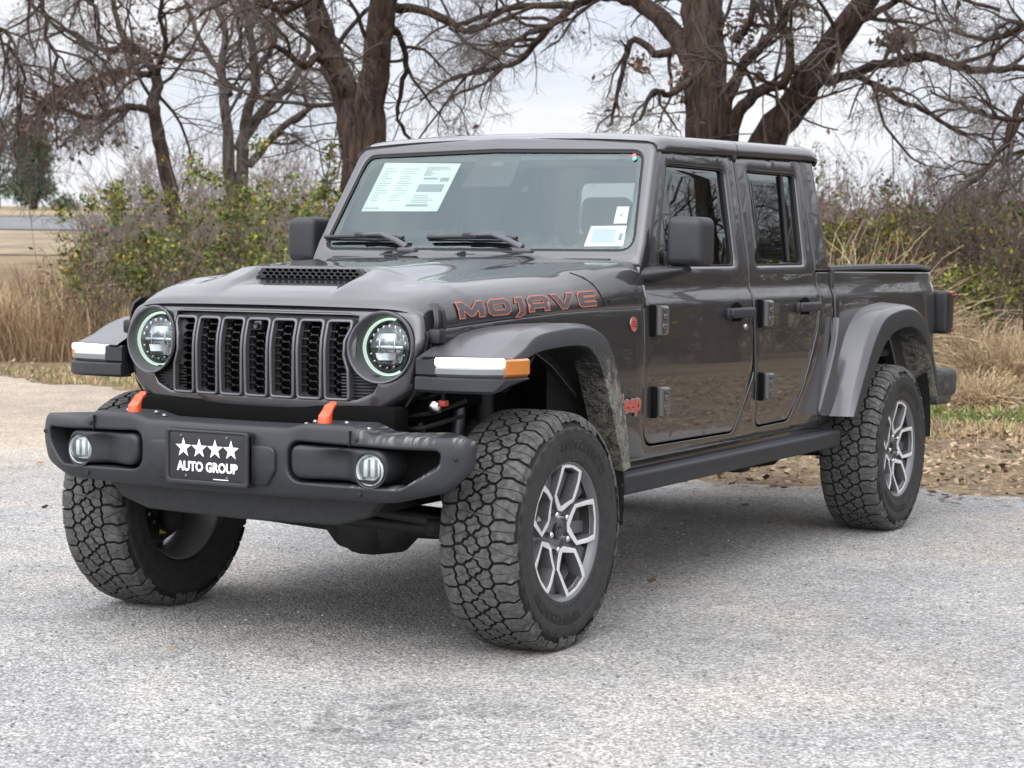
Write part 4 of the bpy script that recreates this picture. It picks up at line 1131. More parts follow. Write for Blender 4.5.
for k in range(2):
    o = k*PL/2
    seeds += [(-.097, o+.02+rnd.uniform(-.004, .004)), (.097, o+.045+rnd.uniform(-.004, .004))]
    seeds += [(-.040+rnd.uniform(-.006, .006), o+.035+rnd.uniform(-.008, .008)), (.040+rnd.uniform(-.006, .006), o+.022+rnd.uniform(-.008, .008)), (rnd.uniform(-.007, .007), o+.066+rnd.uniform(-.006, .006))]
alls = [(x, y+k*PL) for x, y in seeds for k in (-1, 0, 1)]
tyre_g = G()
# carcass
cs = []
for s in np.linspace(-1.5, 1.5, 31):
    cs.append(tp(s, 0, -.0115*(1-sstep(1.22, 1.5, abs(s)))))
sw = [(.1485, .335), (.1480, .322), (.1462, .318), (.1475, .312), (.1465, .296), (.1430, .278), (.1400, .262), (.1375, .254), (.1370, .248), (.1350, .243), (.130, .239), (.122, .232)]
prof = [(-x, r) for x, r in sw[::-1]]+[(p[0], p[2]) for p in cs]+sw
ca = lathe(prof, 136)
for i, f in enumerate(ca.f):
    k = i % (len(prof)-1); ca.m[i] = 1 if len(sw)+1 <= k < len(sw)+29 else 0
tyre_g.merge(ca)
for x, y in seeds:
    sh = abs(x) > .08
    X0 = .124 if not sh else .166
    poly = [(-X0, y-.2), (X0, y-.2), (X0, y+.2), (-X0, y+.2)]
    for q in alls:
        if abs(q[0]-x) < 1e-9 and abs(q[1]-y) < 1e-9: continue
        poly = clip(poly, (x, y), q)
    if not sh: pass
    poly = ccw(poly)
    # stepped edges so that the blocks interlock
    pp = []
    for i in range(len(poly)):
        a, b = Vector(poly[i]), Vector(poly[(i+1) % len(poly)]); d = b-a; pp.append(tuple(a))
        if d.length > .030:
            n_ = Vector((-d.y, d.x)).normalized(); sg_ = 1 if (a.x+b.x*1.3+a.y*.7) % .02 > .01 else -1
            pp += [tuple(a+d*.40+n_*.0036), tuple(a+d*.60-n_*.0036)]
    poly = inset(pp, .0038)
    cxm = sum(p[0] for p in poly)/len(poly); cym = sum(p[1] for p in poly)/len(poly); tl_ = rnd.uniform(-.45, .45)
    wx_, wy_ = math.sin(tl_), math.cos(tl_)
    halves = [inset(ccw(clip(poly, (cxm-wx_*q, cym-wy_*q), (cxm+wx_*q, cym+wy_*q))), .0007) for q in (.1, -.1)]
    for k, poly in [(k, h_) for k in range(NP) for h_ in halves]:
        lim = 1.42 if (k+(y > PL/2)) % 2 else 1.26
        def ms(p, h):
            s = p[0]/.124
            if abs(s) > 1: s = math.copysign(1+(abs(s)-1)*(lim-1)/.33, s)
            return tp(s, 2*PI*(p[1]/PL+k)/NP, h)
        # subdivide long tops so that shoulder blocks wrap over
        P0 = resamp(poly, .022); P1 = inset(P0, .0013); n = len(P0)
        vs = [ms(p, -.0118 if abs(p[0]) < .145 else -.008) for p in P0]+[ms(p, -.0016) for p in P0]+[ms(p, .0) for p in P1]
        fs = []; 
        for i in range(n):
            j = (i+1) % n; fs += [(i, j, n+j, n+i)]; 
        fs2 = [(n+i, n+(i+1) % n, 2*n+(i+1) % n, 2*n+i) for i in range(n)]
        if sh:
            v2, f3, bi = fill([P1], .020)
            o = len(vs); vs += [ms(p, 0) for p in v2]; top_f = [tuple(o+i for i in f) for f in f3]
        else:
            c_ = (sum(p[0] for p in P1)/n, sum(p[1] for p in P1)/n)
            vs.append(ms(c_, 0)); top_f = [(2*n+i, 2*n+(i+1) % n, len(vs)-1) for i in range(n)]
        b0 = len(tyre_g.v); tyre_g.v += vs
        for f in fs: tyre_g.f.append(tuple(b0+i for i in f)); tyre_g.m.append(1)
        for f in fs2+top_f: tyre_g.f.append(tuple(b0+i for i in f)); tyre_g.m.append(2)
# sidewall lugs ring and raised lettering
for k in range(NP*2):
    for s in (1, -1):
        a0_ = PIT/2*k
        q = [tp(s*1.44, a0_+.02, .003), tp(s*1.44, a0_+.10, .003), tp(s*1.5, a0_+.12, .0025), tp(s*1.5, a0_+.05, .0025)]
        tyre_g.add(q, [(0, 1, 2, 3) if s > 0 else (3, 2, 1, 0)], 0)
def swl(u, v):
    r = .297+v; a = u/.297; x = float(np.interp(r, [.278, .296, .312, .322, .335], [.143, .1465, .1475, .148, .1485]))+.0018
    return (x, r*math.sin(a), r*math.cos(a))
for st_, a0_ in (('OPEN COUNTRY', -.55), ('OPEN COUNTRY', PI-.55)):
    t = textg(st_, .046, lambda u, v: (u, v, 0), bold=.0012)
    R_ = []
    t.v = [swl(u+.297*(a0_+.9), v) for u, v, _ in t.v]
    t.f = [f for f in t.f]; t.m = [3]*len(t.f); tyre_g.merge(t)
for k in range(60):
    a = 2*PI*k/60
    tyre_g.merge(rbox((.1375, .258*math.sin(a), .258*math.cos(a)), (.004, .006, .012), 0, rot=Matrix.Rotation(-a, 3, 'X'), m=0))
# flat contact patch
ZC = .4045
tyre_g.v = [(x*(1+.05*max(0, -z-.36)/.04 if z < -.36 else 1), y, max(z, -ZC)) for x, y, z in tyre_g.v]

M_disc = mat('rusty_disc', (.035, .030, .027), .55, .4, vary=(40, .4))
M_tag = mat('yellow_tag', (.55, .42, .04), .5)
wheel0 = G()
bp = [(-.118, .239), (-.115, .226), (-.095, .214), (-.02, .206), (.06, .208), (.095, .216), (.110, .226), (.117, .233), (.121, .239), (.114, .243)]
wheel0.merge(lathe(bp[:5], 72, m=1)); wheel0.merge(lathe(bp[4:6], 72, m=3)); wheel0.merge(lathe(bp[5:], 72, m=2))  # barrel coloured pale as lit inside, dark as shaded behind the spokes
wheel0.merge(lathe([(.100, .219), (.104, .224), (.1045, .231), (.098, .236)][::-1], 72, m=2))
# hub face
wheel0.merge(lathe([(.030, .200), (.038, .10), (.062, .085), (.074, .072), (.080, .040), (.080, .0001)][::-1], 60, m=2))
RR = .233
def pet(a0_, pts): return [(RR*r*math.cos(a0_+math.radians(d)), RR*r*math.sin(a0_+math.radians(d))) for r, d in pts]
def rimx(y, z):
    r = math.hypot(y, z)/RR
    return lerp(.084, .1135, sstep(.2, 1.0, r))
for k in range(5):
    a0_ = math.radians(5+72*k)
    oo = pet(a0_, [(.30, -13), (.57, -33.5), (.80, -24), (1.0, -18.5), (1.005, -9), (1.005, 0), (1.005, 9), (1.0, 18.5), (.80, 24), (.57, 33.5), (.30, 13)])
    ii = pet(a0_, [(.365, 0), (.57, -25.6), (.80, -18), (.938, -14), (.943, 0), (.938, 14), (.80, 18), (.57, 25.6)])
    wheel0.merge(panel([(p[0], p[1]) for p in oo], lambda u, v, d: (rimx(u, v)-d, u, v), [ii], .045, .0022, .02, seg=2, m=0, mside=2))
    # recessed web between two petals
    a1_ = a0_+math.radians(36)
    wb_ = pet(a1_, [(.22, -22), (.56, -9), (.97, -9), (.97, 9), (.56, 9), (.22, 22)])
    wheel0.merge(panel(wb_, lambda u, v, d: (rimx(u, v)-.016-.012*math.hypot(u, v)/RR-d, u, v), (), .05, .003, .03, seg=2, m=2))
    # painted inner spoke seen through each petal
    sp_ = pet(a0_, [(.26, -30), (.50, -20), (.97, -13), (.97, -2), (.5, 4), (.26, 25)])
    wheel0.merge(panel(sp_, lambda u, v, d: (rimx(u, v)-.040-d, u, v), (), .03, .004, .03, seg=2, m=2))
wheel0.v = [(x+.012*sstep(-.03, .03, x), y, z) for x, y, z in wheel0.v]
def mkwheel(loc, rz):
    W = wheel0.build('wheel', [M_mach, M_barrel, M_rimp, M_under], truck, 35); W.location = loc; W.rotation_euler = (0, 0, rz)
    T = tyre_g.build('tyre', [M_side, M_groove, M_tread, M_rub], W, 22)
    cp = lathe([(.104, .0001), (.104, .024), (.101, .029), (.085, .031)][::-1], 28); cp.build('centre_cap', M_gloss, W)
    cr_2 = lathe([(.1045, .019), (.1055, .021), (.1045, .023)][::-1], 28); cr_2.merge(rbox((.1045, 0, 0), (.001, .004, .024), 0)).merge(rbox((.1045, .0, .006), (.001, .018, .003), 0)); cr_2.build('cap_emblem', M_frame, W)
    for k in range(5):
        a = math.radians(41+72*k); nut = lathe([(.112, .0001), (.112, .007), (.108, .0105), (.085, .011)][::-1], 12).xf(Matrix.Translation((0, .0635*math.cos(a), .0635*math.sin(a)))); nut.build('lug_nut', M_chrome, W)
    dk = lathe([(.010, .0001), (.010, .165), (-.010, .166), (-.010, .09), (-.028, .085), (-.030, .0001)][::-1], 48).build('brake_disc', M_disc, W)
    q = rbox((-.012, -.135, .03), (.085, .075, .19), .022, 3).merge(tubeg([(-.05, -.13, .09), (-.09, -.10, .14), (-.16, -.05, .16)], .008, 8)).build('brake_caliper', M_under, W)
    lathe([(-.034, .0001), (-.034, .06), (-.060, .055), (-.075, .045), (-.11, .04)][::-1], 24).merge(rbox((-.06, .0, .08), (.06, .09, .10), .02)).merge(rbox((-.06, .0, -.08), (.06, .09, .10), .02)).build('wheel_knuckle', M_under, W)
    for kk in range(7):
        a = math.radians(200+kk*22); lathe([(-.036, .0001), (-.036, .008), (-.030, .009)][::-1], 8).xf(Matrix.Translation((0, .115*math.cos(a), .115*math.sin(a)))).build('hub_bolt', M_steel, W)
    rbox((-.032, .02, -.13), (.004, .035, .018), .002).build('wheel_tag', M_tag, W)
    return W
W0 = mkwheel((.823, 0, ZC), 0)
if abs(0) == 0:
    rbox((.1335, .205*1.22, -.10*1.22), (.003, .016, .010), .001).build('paint_dot', mat('yellow_dot', (.75, .80, .15), .6), W0)
def copy_wheel(loc, rz):
    W = W0.copy(); C.objects.link(W); W.location = loc; W.rotation_euler = (0, 0, rz)
    for ch in list(W0.children):
        if ch.name.startswith('paint_dot'): continue
        c = ch.copy(); C.objects.link(c); c.parent = W
    return W
copy_wheel((.823, 3.487, ZC), 0); copy_wheel((-.823, 0, ZC), PI); copy_wheel((-.823, 3.487, ZC), PI)
# ================================================================== THE PLACE
RNG = np.random.default_rng(7)
FW = Vector((math.sin(YAW), math.cos(YAW), 0)).normalized()
RT = Vector((FW.y, -FW.x, 0))
ELEV = [(0, 0), (25, 0), (34, .25), (46, .9), (60, 1.85), (75, 2.62), (95, 3.35), (140, 4.0), (700, 5)]
def gz(x, y):
    d = (x-CAM.x)*FW.x+(y-CAM.y)*FW.y
    return interp(ELEV, d)
def at(px, py, D):
    """point of the place that lies D metres ahead, in the direction of a picture position"""
    d = cf+cr*((px-512)/FOC)-cu*((py-384)/FOC)
    return CAM+d*(D/(d.x*FW.x+d.y*FW.y))
def gat(px, D):
    p = at(px, 250, D); return Vector((p.x, p.y, gz(p.x, p.y)))

def ground_mat(name, cols, sc, bump, extra=None):
    M = bpy.data.materials.new(name); M.use_nodes = True; nt = M.node_tree; N = nt.nodes; L = nt.links; b = N['Principled BSDF']
    b.inputs['Roughness'].default_value = .95; b.inputs['Specular IOR Level'].default_value = .2
    tc = N.new('ShaderNodeTexCoord')
    n = N.new('ShaderNodeTexNoise'); n.inputs['Scale'].default_value = sc; n.inputs['Detail'].default_value = 9; n.inputs['Roughness'].default_value = .68
    L.new(tc.outputs['Object'], n.inputs['Vector'])
    r = N.new('ShaderNodeValToRGB'); e = r.color_ramp.elements
    for i, (p, c) in enumerate(cols):
        el = e[i] if i < 2 else e.new(p)
        el.position = p; el.color = (*c, 1)
    L.new(n.outputs['Fac'], r.inputs['Fac'])
    n2 = N.new('ShaderNodeTexNoise'); n2.inputs['Scale'].default_value = 28; n2.inputs['Detail'].default_value = 6
    L.new(tc.outputs['Object'], n2.inputs['Vector'])
    mr = N.new('ShaderNodeMapRange'); mr.inputs['From Min'].default_value = .3; mr.inputs['From Max'].default_value = .7; mr.inputs['To Min'].default_value = .55; mr.inputs['To Max'].default_value = 1.4
    L.new(n2.outputs['Fac'], mr.inputs['Value'])
    v = N.new('ShaderNodeVectorMath'); v.operation = 'SCALE'; L.new(r.outputs['Color'], v.inputs[0]); L.new(mr.outputs[0], v.inputs['Scale'])
    L.new(v.outputs[0], b.inputs['Base Color'])
    q = N.new('ShaderNodeBump'); q.inputs['Strength'].default_value = .8; q.inputs['Distance'].default_value = bump
    L.new(n2.outputs['Fac'], q.inputs['Height']); L.new(q.outputs[0], b.inputs['Normal'])
    return M
M_earth = ground_mat('leafy_earth', [(.30, (.085, .058, .036)), (.70, (.24, .19, .115)), (.45, (.15, .105, .064)), (.56, (.19, .145, .085))], .55, .03)

# ground sheet that reaches the horizon: fine near the truck, coarse far away
ds = np.concatenate([np.linspace(-60, 20, 9), np.linspace(23, 110, 40), np.geomspace(120, 900, 14)])
ls = np.concatenate([-np.geomspace(900, 30, 12), np.linspace(-25, 25, 21), np.geomspace(30, 900, 12)])
rows = []
for d in ds:
    rows.append([(CAM.x+FW.x*d+RT.x*l, CAM.y+FW.y*d+RT.y*l, interp(ELEV, d)-.004) for l in ls])
loft(rows, flip=True).build('ground', M_earth).__setitem__('kind', 'structure')

# gravel lot
M_grav = bpy.data.materials.new('chip_gravel'); M_grav.use_nodes = True
nt = M_grav.node_tree; N = nt.nodes; L = nt.links; b = N['Principled BSDF']; b.inputs['Roughness'].default_value = .9; b.inputs['Specular IOR Level'].default_value = .25
tc = N.new('ShaderNodeTexCoord')
def vor(scale, feat='F1'):
    v = N.new('ShaderNodeTexVoronoi'); v.inputs['Scale'].default_value = scale; v.feature = feat; L.new(tc.outputs['Object'], v.inputs['Vector']); return v
def noi(scale, det=5, rough=.6):
    n = N.new('ShaderNodeTexNoise'); n.inputs['Scale'].default_value = scale; n.inputs['Detail'].default_value = det; n.inputs['Roughness'].default_value = rough; L.new(tc.outputs['Object'], n.inputs['Vector']); return n.outputs['Fac']
def rng_(s, a, b_, c=0, d=1):
    r = N.new('ShaderNodeMapRange'); r.inputs['From Min'].default_value = a; r.inputs['From Max'].default_value = b_; r.inputs['To Min'].default_value = c; r.inputs['To Max'].default_value = d; L.new(s, r.inputs['Value']); return r.outputs[0]
def mth(op, a, b_):
    q = N.new('ShaderNodeMath'); q.operation = op
    for i, s in enumerate((a, b_)):
        if isinstance(s, (int, float)): q.inputs[i].default_value = s
        else: L.new(s, q.inputs[i])
    return q.outputs[0]
sx0 = N.new('ShaderNodeSeparateXYZ'); L.new(tc.outputs['Object'], sx0.inputs[0])
v1 = vor(105); v2 = vor(64)
sc1 = N.new('ShaderNodeSeparateXYZ'); L.new(v1.outputs['Color'], sc1.inputs[0]); sc2 = N.new('ShaderNodeSeparateXYZ'); L.new(v2.outputs['Color'], sc2.inputs[0])
rp1 = N.new('ShaderNodeValToRGB'); e = rp1.color_ramp.elements
e[0].position = 0; e[0].color = (.205, .20, .19, 1); e[1].position = 1; e[1].color = (.52, .51, .49, 1)
for p, c in ((.22, (.30, .295, .288)), (.5, (.365, .358, .346)), (.8, (.425, .417, .402))):
    q = e.new(p); q.color = (*c, 1)
L.new(sc1.outputs[0], rp1.inputs['Fac'])
shade = mth('MULTIPLY', rng_(v1.outputs['Distance'], .25, .75, 1.0, .55), rng_(sc2.outputs[0], 0, 1, .82, 1.16))
patch = mth('MULTIPLY', rng_(noi(.42, 9, .66), .34, .62, .74, 1.12), rng_(noi(3.1, 6, .7), .3, .7, .86, 1.12))
# an old patched spot, dark where the chips have worn away
dx_ = mth('MULTIPLY', mth('SUBTRACT', sx0.outputs['X'], 1.0), 1.5); dy_ = mth('MULTIPLY', mth('SUBTRACT', sx0.outputs['Y'], -1.15), 1.1)
rr_d = mth('SQRT', mth('ADD', mth('MULTIPLY', dx_, dx_), mth('MULTIPLY', dy_, dy_)), 0)
worn = mth('MULTIPLY', rng_(mth('ADD', rr_d, mth('MULTIPLY', noi(2.6, 8, .7), .9)), .72, 1.15, 1.0, 0.0), rng_(noi(9, 6, .7), .40, .58))
fac = mth('MULTIPLY', mth('MULTIPLY', shade, patch), rng_(worn, 0, 1, 1.0, .60))
vsn = N.new('ShaderNodeVectorMath'); vsn.operation = 'SCALE'; L.new(rp1.outputs['Color'], vsn.inputs[0]); L.new(fac, vsn.inputs['Scale'])
tan = N.new('ShaderNodeMix'); tan.data_type = 'RGBA'; tan.blend_type = 'MULTIPLY'; L.new(vsn.outputs[0], tan.inputs['A']); tan.inputs['B'].default_value = (1.16, .98, .80, 1)
sx = N.new('ShaderNodeSeparateXYZ'); L.new(tc.outputs['Object'], sx.inputs[0])
far_l = rng_(mth('ADD', mth('MULTIPLY', sx.outputs['X'], -1.0), mth('MULTIPLY', noi(.7, 6, .6), 3.0)), 5.2, 7.2)
L.new(mth('MAXIMUM', far_l, mth('MULTIPLY', rng_(noi(.8, 7, .7), .45, .68), rng_(sx.outputs['Y'], -3, 6, .15, 1.0))), tan.inputs['Factor'])
L.new(tan.outputs['Result'], b.inputs['Base Color'])
bp_ = N.new('ShaderNodeBump'); bp_.inputs['Strength'].default_value = .9; bp_.inputs['Distance'].default_value = .006; bp_.invert = True
L.new(v1.outputs['Distance'], bp_.inputs['Height']); L.new(bp_.outputs[0], b.inputs['Normal'])
EDGE = [(-60, 30), (-40, 21.5), (-25, 15.5), (-16, 11.9), (-12, 10.0), (-9, 8.9), (-6, 7.2), (-3, 5.6), (-1, 5.0), (0, 4.95), (1.1, 5.08), (4, 5.3), (8, 5.9), (14, 7), (40, 11)]
def edge_y(x):
    return interp(EDGE, x)+.16*math.sin(x*2.1+.5)+.09*math.sin(x*5.3)+.05*math.sin(x*12.7+1)+.03*math.sin(x*31)
ex = np.concatenate([np.linspace(40, 6, 35), np.linspace(5.9, -16, 320), np.linspace(-16.5, -60, 40)])
gpoly = [(x, edge_y(x)) for x in ex]+[(-60, -40), (40, -40)]
v2_, f2_, _ = fill([ccw(gpoly)], 0)
G().add([(x, y, 0.0) for x, y in v2_], f2_).build('gravel_lot', M_grav, None, 0).__setitem__('kind', 'structure')
# far road across the field on the left
def strip(d0, d1, name, mm, dz):
    rows = []
    for l in np.linspace(-80, 30, 30):
        rows.append([(CAM.x+FW.x*d+RT.x*l, CAM.y+FW.y*d+RT.y*l, interp(ELEV, d)+dz) for d in np.linspace(d0, d1, 14)])
    loft(rows).build(name, mm)['kind'] = 'structure'
strip(61.0, 72.0, 'far_road', mat('asphalt_pale', (.12, .12, .125), .9, vary=(.8, .15)), .03)
strip(73.0, 240.0, 'field', mat('stubble_field', (.22, .165, .10), .95, vary=(.35, .28, 8)), .02)
strip(50.0, 60.5, 'verge', mat('verge_grass', (.19, .145, .09), .95, vary=(.7, .35, 8)), .02)

# ------------------------------------------------------------------ growing things (vectorised)
def unit(a): return a/np.maximum(np.linalg.norm(a, axis=-1, keepdims=True), 1e-9)
def grow(base, dirs, lens, rad, P, wig, bias, tip=.25, R=RNG):
    n = len(base); pts = np.zeros((n, P, 3)); pts[:, 0] = base; d = unit(dirs)
    st = (lens/(P-1))[:, None]
    for i in range(1, P):
        d = unit(d+R.normal(0, wig, (n, 3))+bias)
        pts[:, i] = pts[:, i-1]+d*st
    r = rad[:, None]*np.linspace(1, tip, P)[None]
    return pts, r
def kids(pts, rad, n, t0, t1, ang, lf, rf, R=RNG, lmin=0):
    """n children for every polyline"""
    N_, P, _ = pts.shape
    idx = np.repeat(np.arange(N_), n); t = R.uniform(t0, t1, len(idx))*(P-1); i = np.minimum(t.astype(int), P-2); f = (t-i)[:, None]
    b = pts[idx, i]*(1-f)+pts[idx, i+1]*f; tg = unit(pts[idx, i+1]-pts[idx, i])
    r = rad[idx, i]*(1-f[:, 0])+rad[idx, i+1]*f[:, 0]
    s = unit(np.cross(tg, R.normal(0, 1, tg.shape))); a = np.radians(R.uniform(ang[0], ang[1], len(idx)))[:, None]
    d = tg*np.cos(a)+s*np.sin(a)
    L_ = np.linalg.norm(pts[:, 1:]-pts[:, :-1], axis=2).sum(1)[idx]
    l = np.maximum(L_*R.uniform(lf[0], lf[1], len(idx))*(1.15-.7*(t/(P-1))), lmin)
    return b, d, l, np.maximum(r*rf, .0025)
class NM:
    """numpy mesh collector"""
    def __init__(s): s.v = []; s.f3 = []; s.f4 = []; s.m3 = []; s.m4 = []; s.n = 0
    def tubes(s, pts, rad, S=3, m=0):
        n, P, _ = pts.shape
        if n == 0: return
        tg = np.empty_like(pts); tg[:, 1:-1] = pts[:, 2:]-pts[:, :-2]; tg[:, 0] = pts[:, 1]-pts[:, 0]; tg[:, -1] = pts[:, -1]-pts[:, -2]; tg = unit(tg)
        ref = np.where(np.abs(tg[:, :1, 2:3]) > .8, np.array([[[1., 0, 0]]]), np.array([[[0, 0, 1.]]]))
        x = unit(np.cross(tg, np.broadcast_to(ref, tg.shape))); y = np.cross(x, tg)
        a = np.arange(S)*2*np.pi/S
        V = pts[:, :, None]+rad[:, :, None, None]*(x[:, :, None]*np.cos(a)[None, None, :, None]+y[:, :, None]*np.sin(a)[None, None, :, None])
        s.v.append(V.reshape(-1, 3))
        I = (np.arange(n)[:, None, None]*P+np.arange(P-1)[None, :, None])*S; k = np.arange(S)[None, None]; k2 = (k+1) % S
        f = np.stack([I+k, I+k2, I+S+k2, I+S+k], -1).reshape(-1, 4)+s.n
        s.f4.append(f); s.m4.append(np.full(len(f), m)); s.n += n*P*S
    def quads(s, V, m):
        n = len(V); s.v.append(V.reshape(-1, 3)); f = np.arange(n*4).reshape(-1, 4)+s.n; s.f4.append(f); s.m4.append(np.broadcast_to(m, (n,)).copy()); s.n += n*4
    def leaves(s, p, size, R=RNG, mats=(0,), asp=.5, down=.0):
        n = len(p); d = unit(R.normal(0, 1, (n, 3))+np.array([0, 0, -down])); e = unit(np.cross(d, R.normal(0, 1, (n, 3))))
        sz = (size*R.uniform(.6, 1.3, n))[:, None]
        V = np.stack([p, p+d*sz*.5+e*sz*asp*.5, p+d*sz, p+d*sz*.5-e*sz*asp*.5], 1)
        s.quads(V, np.array(mats)[R.integers(0, len(mats), n)])
    def blades(s, base, h, lean, wdt, m, R=RNG, curl=.5):
        """bent grass blades: two quads each"""
        n = len(base); az = R.uniform(0, 2*np.pi, n); dr = np.stack([np.cos(az), np.sin(az), np.zeros(n)], 1); sd = np.stack([-np.sin(az+R.normal(0, .8, n)), np.cos(az), np.zeros(n)], 1)
        h = h[:, None]; ln = (lean*R.uniform(.2, 1.3, n))[:, None]; w_ = (wdt*R.uniform(.6, 1.3, n))[:, None]
        p1 = base+np.array([0, 0, 1.])*h*.55+dr*h*ln*.35; p2 = base+np.array([0, 0, 1.])*h*(1-.35*ln*curl)+dr*h*ln*1.0
        V = np.stack([base-sd*w_, base+sd*w_, p1+sd*w_*.8, p1-sd*w_*.8], 1); V2 = np.stack([p1-sd*w_*.8, p1+sd*w_*.8, p2+sd*w_*.15, p2-sd*w_*.15], 1)
        s.quads(V, m); s.quads(V2, m)
    def build(s, name, mats, parent=None, smooth=False, org=None):
        V = np.concatenate(s.v).astype(np.float32)
        if org is not None: V = V-np.array(org, dtype=np.float32)
        F = np.concatenate(s.f4).astype(np.int32); Mi = np.concatenate(s.m4).astype(np.int32)
        me = bpy.data.meshes.new(name); me.vertices.add(len(V)); me.vertices.foreach_set('co', V.ravel())
        me.loops.add(F.size); me.loops.foreach_set('vertex_index', F.ravel())
        me.polygons.add(len(F)); me.polygons.foreach_set('loop_start', np.arange(len(F), dtype=np.int32)*4)
        for q in (mats if isinstance(mats, (list, tuple)) else [mats]): me.materials.append(q)
        me.polygons.foreach_set('material_index', Mi)
        me.update(calc_edges=True)
        if smooth: me.shade_smooth()
        o = bpy.data.objects.new(name, me); C.objects.link(o)
        if parent: o.parent = parent
        return o

def leafmat(name, c, tr=.25):
    M = mat(name, c, .6, spec=.3, vary=(1.7, .35, 2)); return M
def bark(name, c1, c2):
    M = bpy.data.materials.new(name); M.use_nodes = True; nt = M.node_tree; N = nt.nodes; L = nt.links; b = N['Principled BSDF']; b.inputs['Roughness'].default_value = .95; b.inputs['Specular IOR Level'].default_value = .15
    tc = N.new('ShaderNodeTexCoord'); mp = N.new('ShaderNodeMapping'); mp.inputs['Scale'].default_value = (1, 1, .16); L.new(tc.outputs['Object'], mp.inputs[0])
    n = N.new('ShaderNodeTexNoise'); n.inputs['Scale'].default_value = 17; n.inputs['Detail'].default_value = 9; n.inputs['Roughness'].default_value = .7; n.inputs['Distortion'].default_value = .6; L.new(mp.outputs[0], n.inputs['Vector'])
    r = N.new('ShaderNodeValToRGB'); r.color_ramp.elements[0].position = .36; r.color_ramp.elements[0].color = (*c1, 1); r.color_ramp.elements[1].position = .66; r.color_ramp.elements[1].color = (*c2, 1); L.new(n.outputs['Fac'], r.inputs[0]); L.new(r.outputs[0], b.inputs['Base Color'])
    q = N.new('ShaderNodeBump'); q.inputs['Strength'].default_value = 1; q.inputs['Distance'].default_value = .06; L.new(n.outputs['Fac'], q.inputs['Height']); L.new(q.outputs[0], b.inputs['Normal'])
    return M
B_bark = bark('tree_bark', (.015, .010, .008), (.092, .063, .047)); B_bark2 = bark('grey_bark', (.040, .033, .029), (.150, .126, .108))
B_twig = mat('twig', (.085, .066, .055), .9)
B_stem = mat('shrub_stem', (.17, .135, .105), .9)
B_red = mat('red_brown_stem', (.105, .070, .058), .9)
LG = leafmat('leaf_green', (.095, .125, .024)); LY = leafmat('leaf_yellow_green', (.21, .21, .035)); LO = leafmat('leaf_olive', (.070, .080, .026)); LB = leafmat('leaf_brown', (.115, .066, .038)); LGO = leafmat('leaf_gold', (.30, .21, .045))
LD = leafmat('dead_leaf', (.090, .050, .038)); LP = leafmat('pine_needles', (.045, .072, .036)); 
GD4 = leafmat('dry_grass_russet', (.17, .098, .060)); GD = leafmat('dry_grass', (.36, .265, .150)); GD2 = leafmat('dry_grass_brown', (.23, .150, .085)); GD3 = leafmat('dry_grass_pale', (.47, .375, .235)); GG = leafmat('grass_green', (.110, .165, .035)); GO = leafmat('grass_olive', (.16, .15, .055))

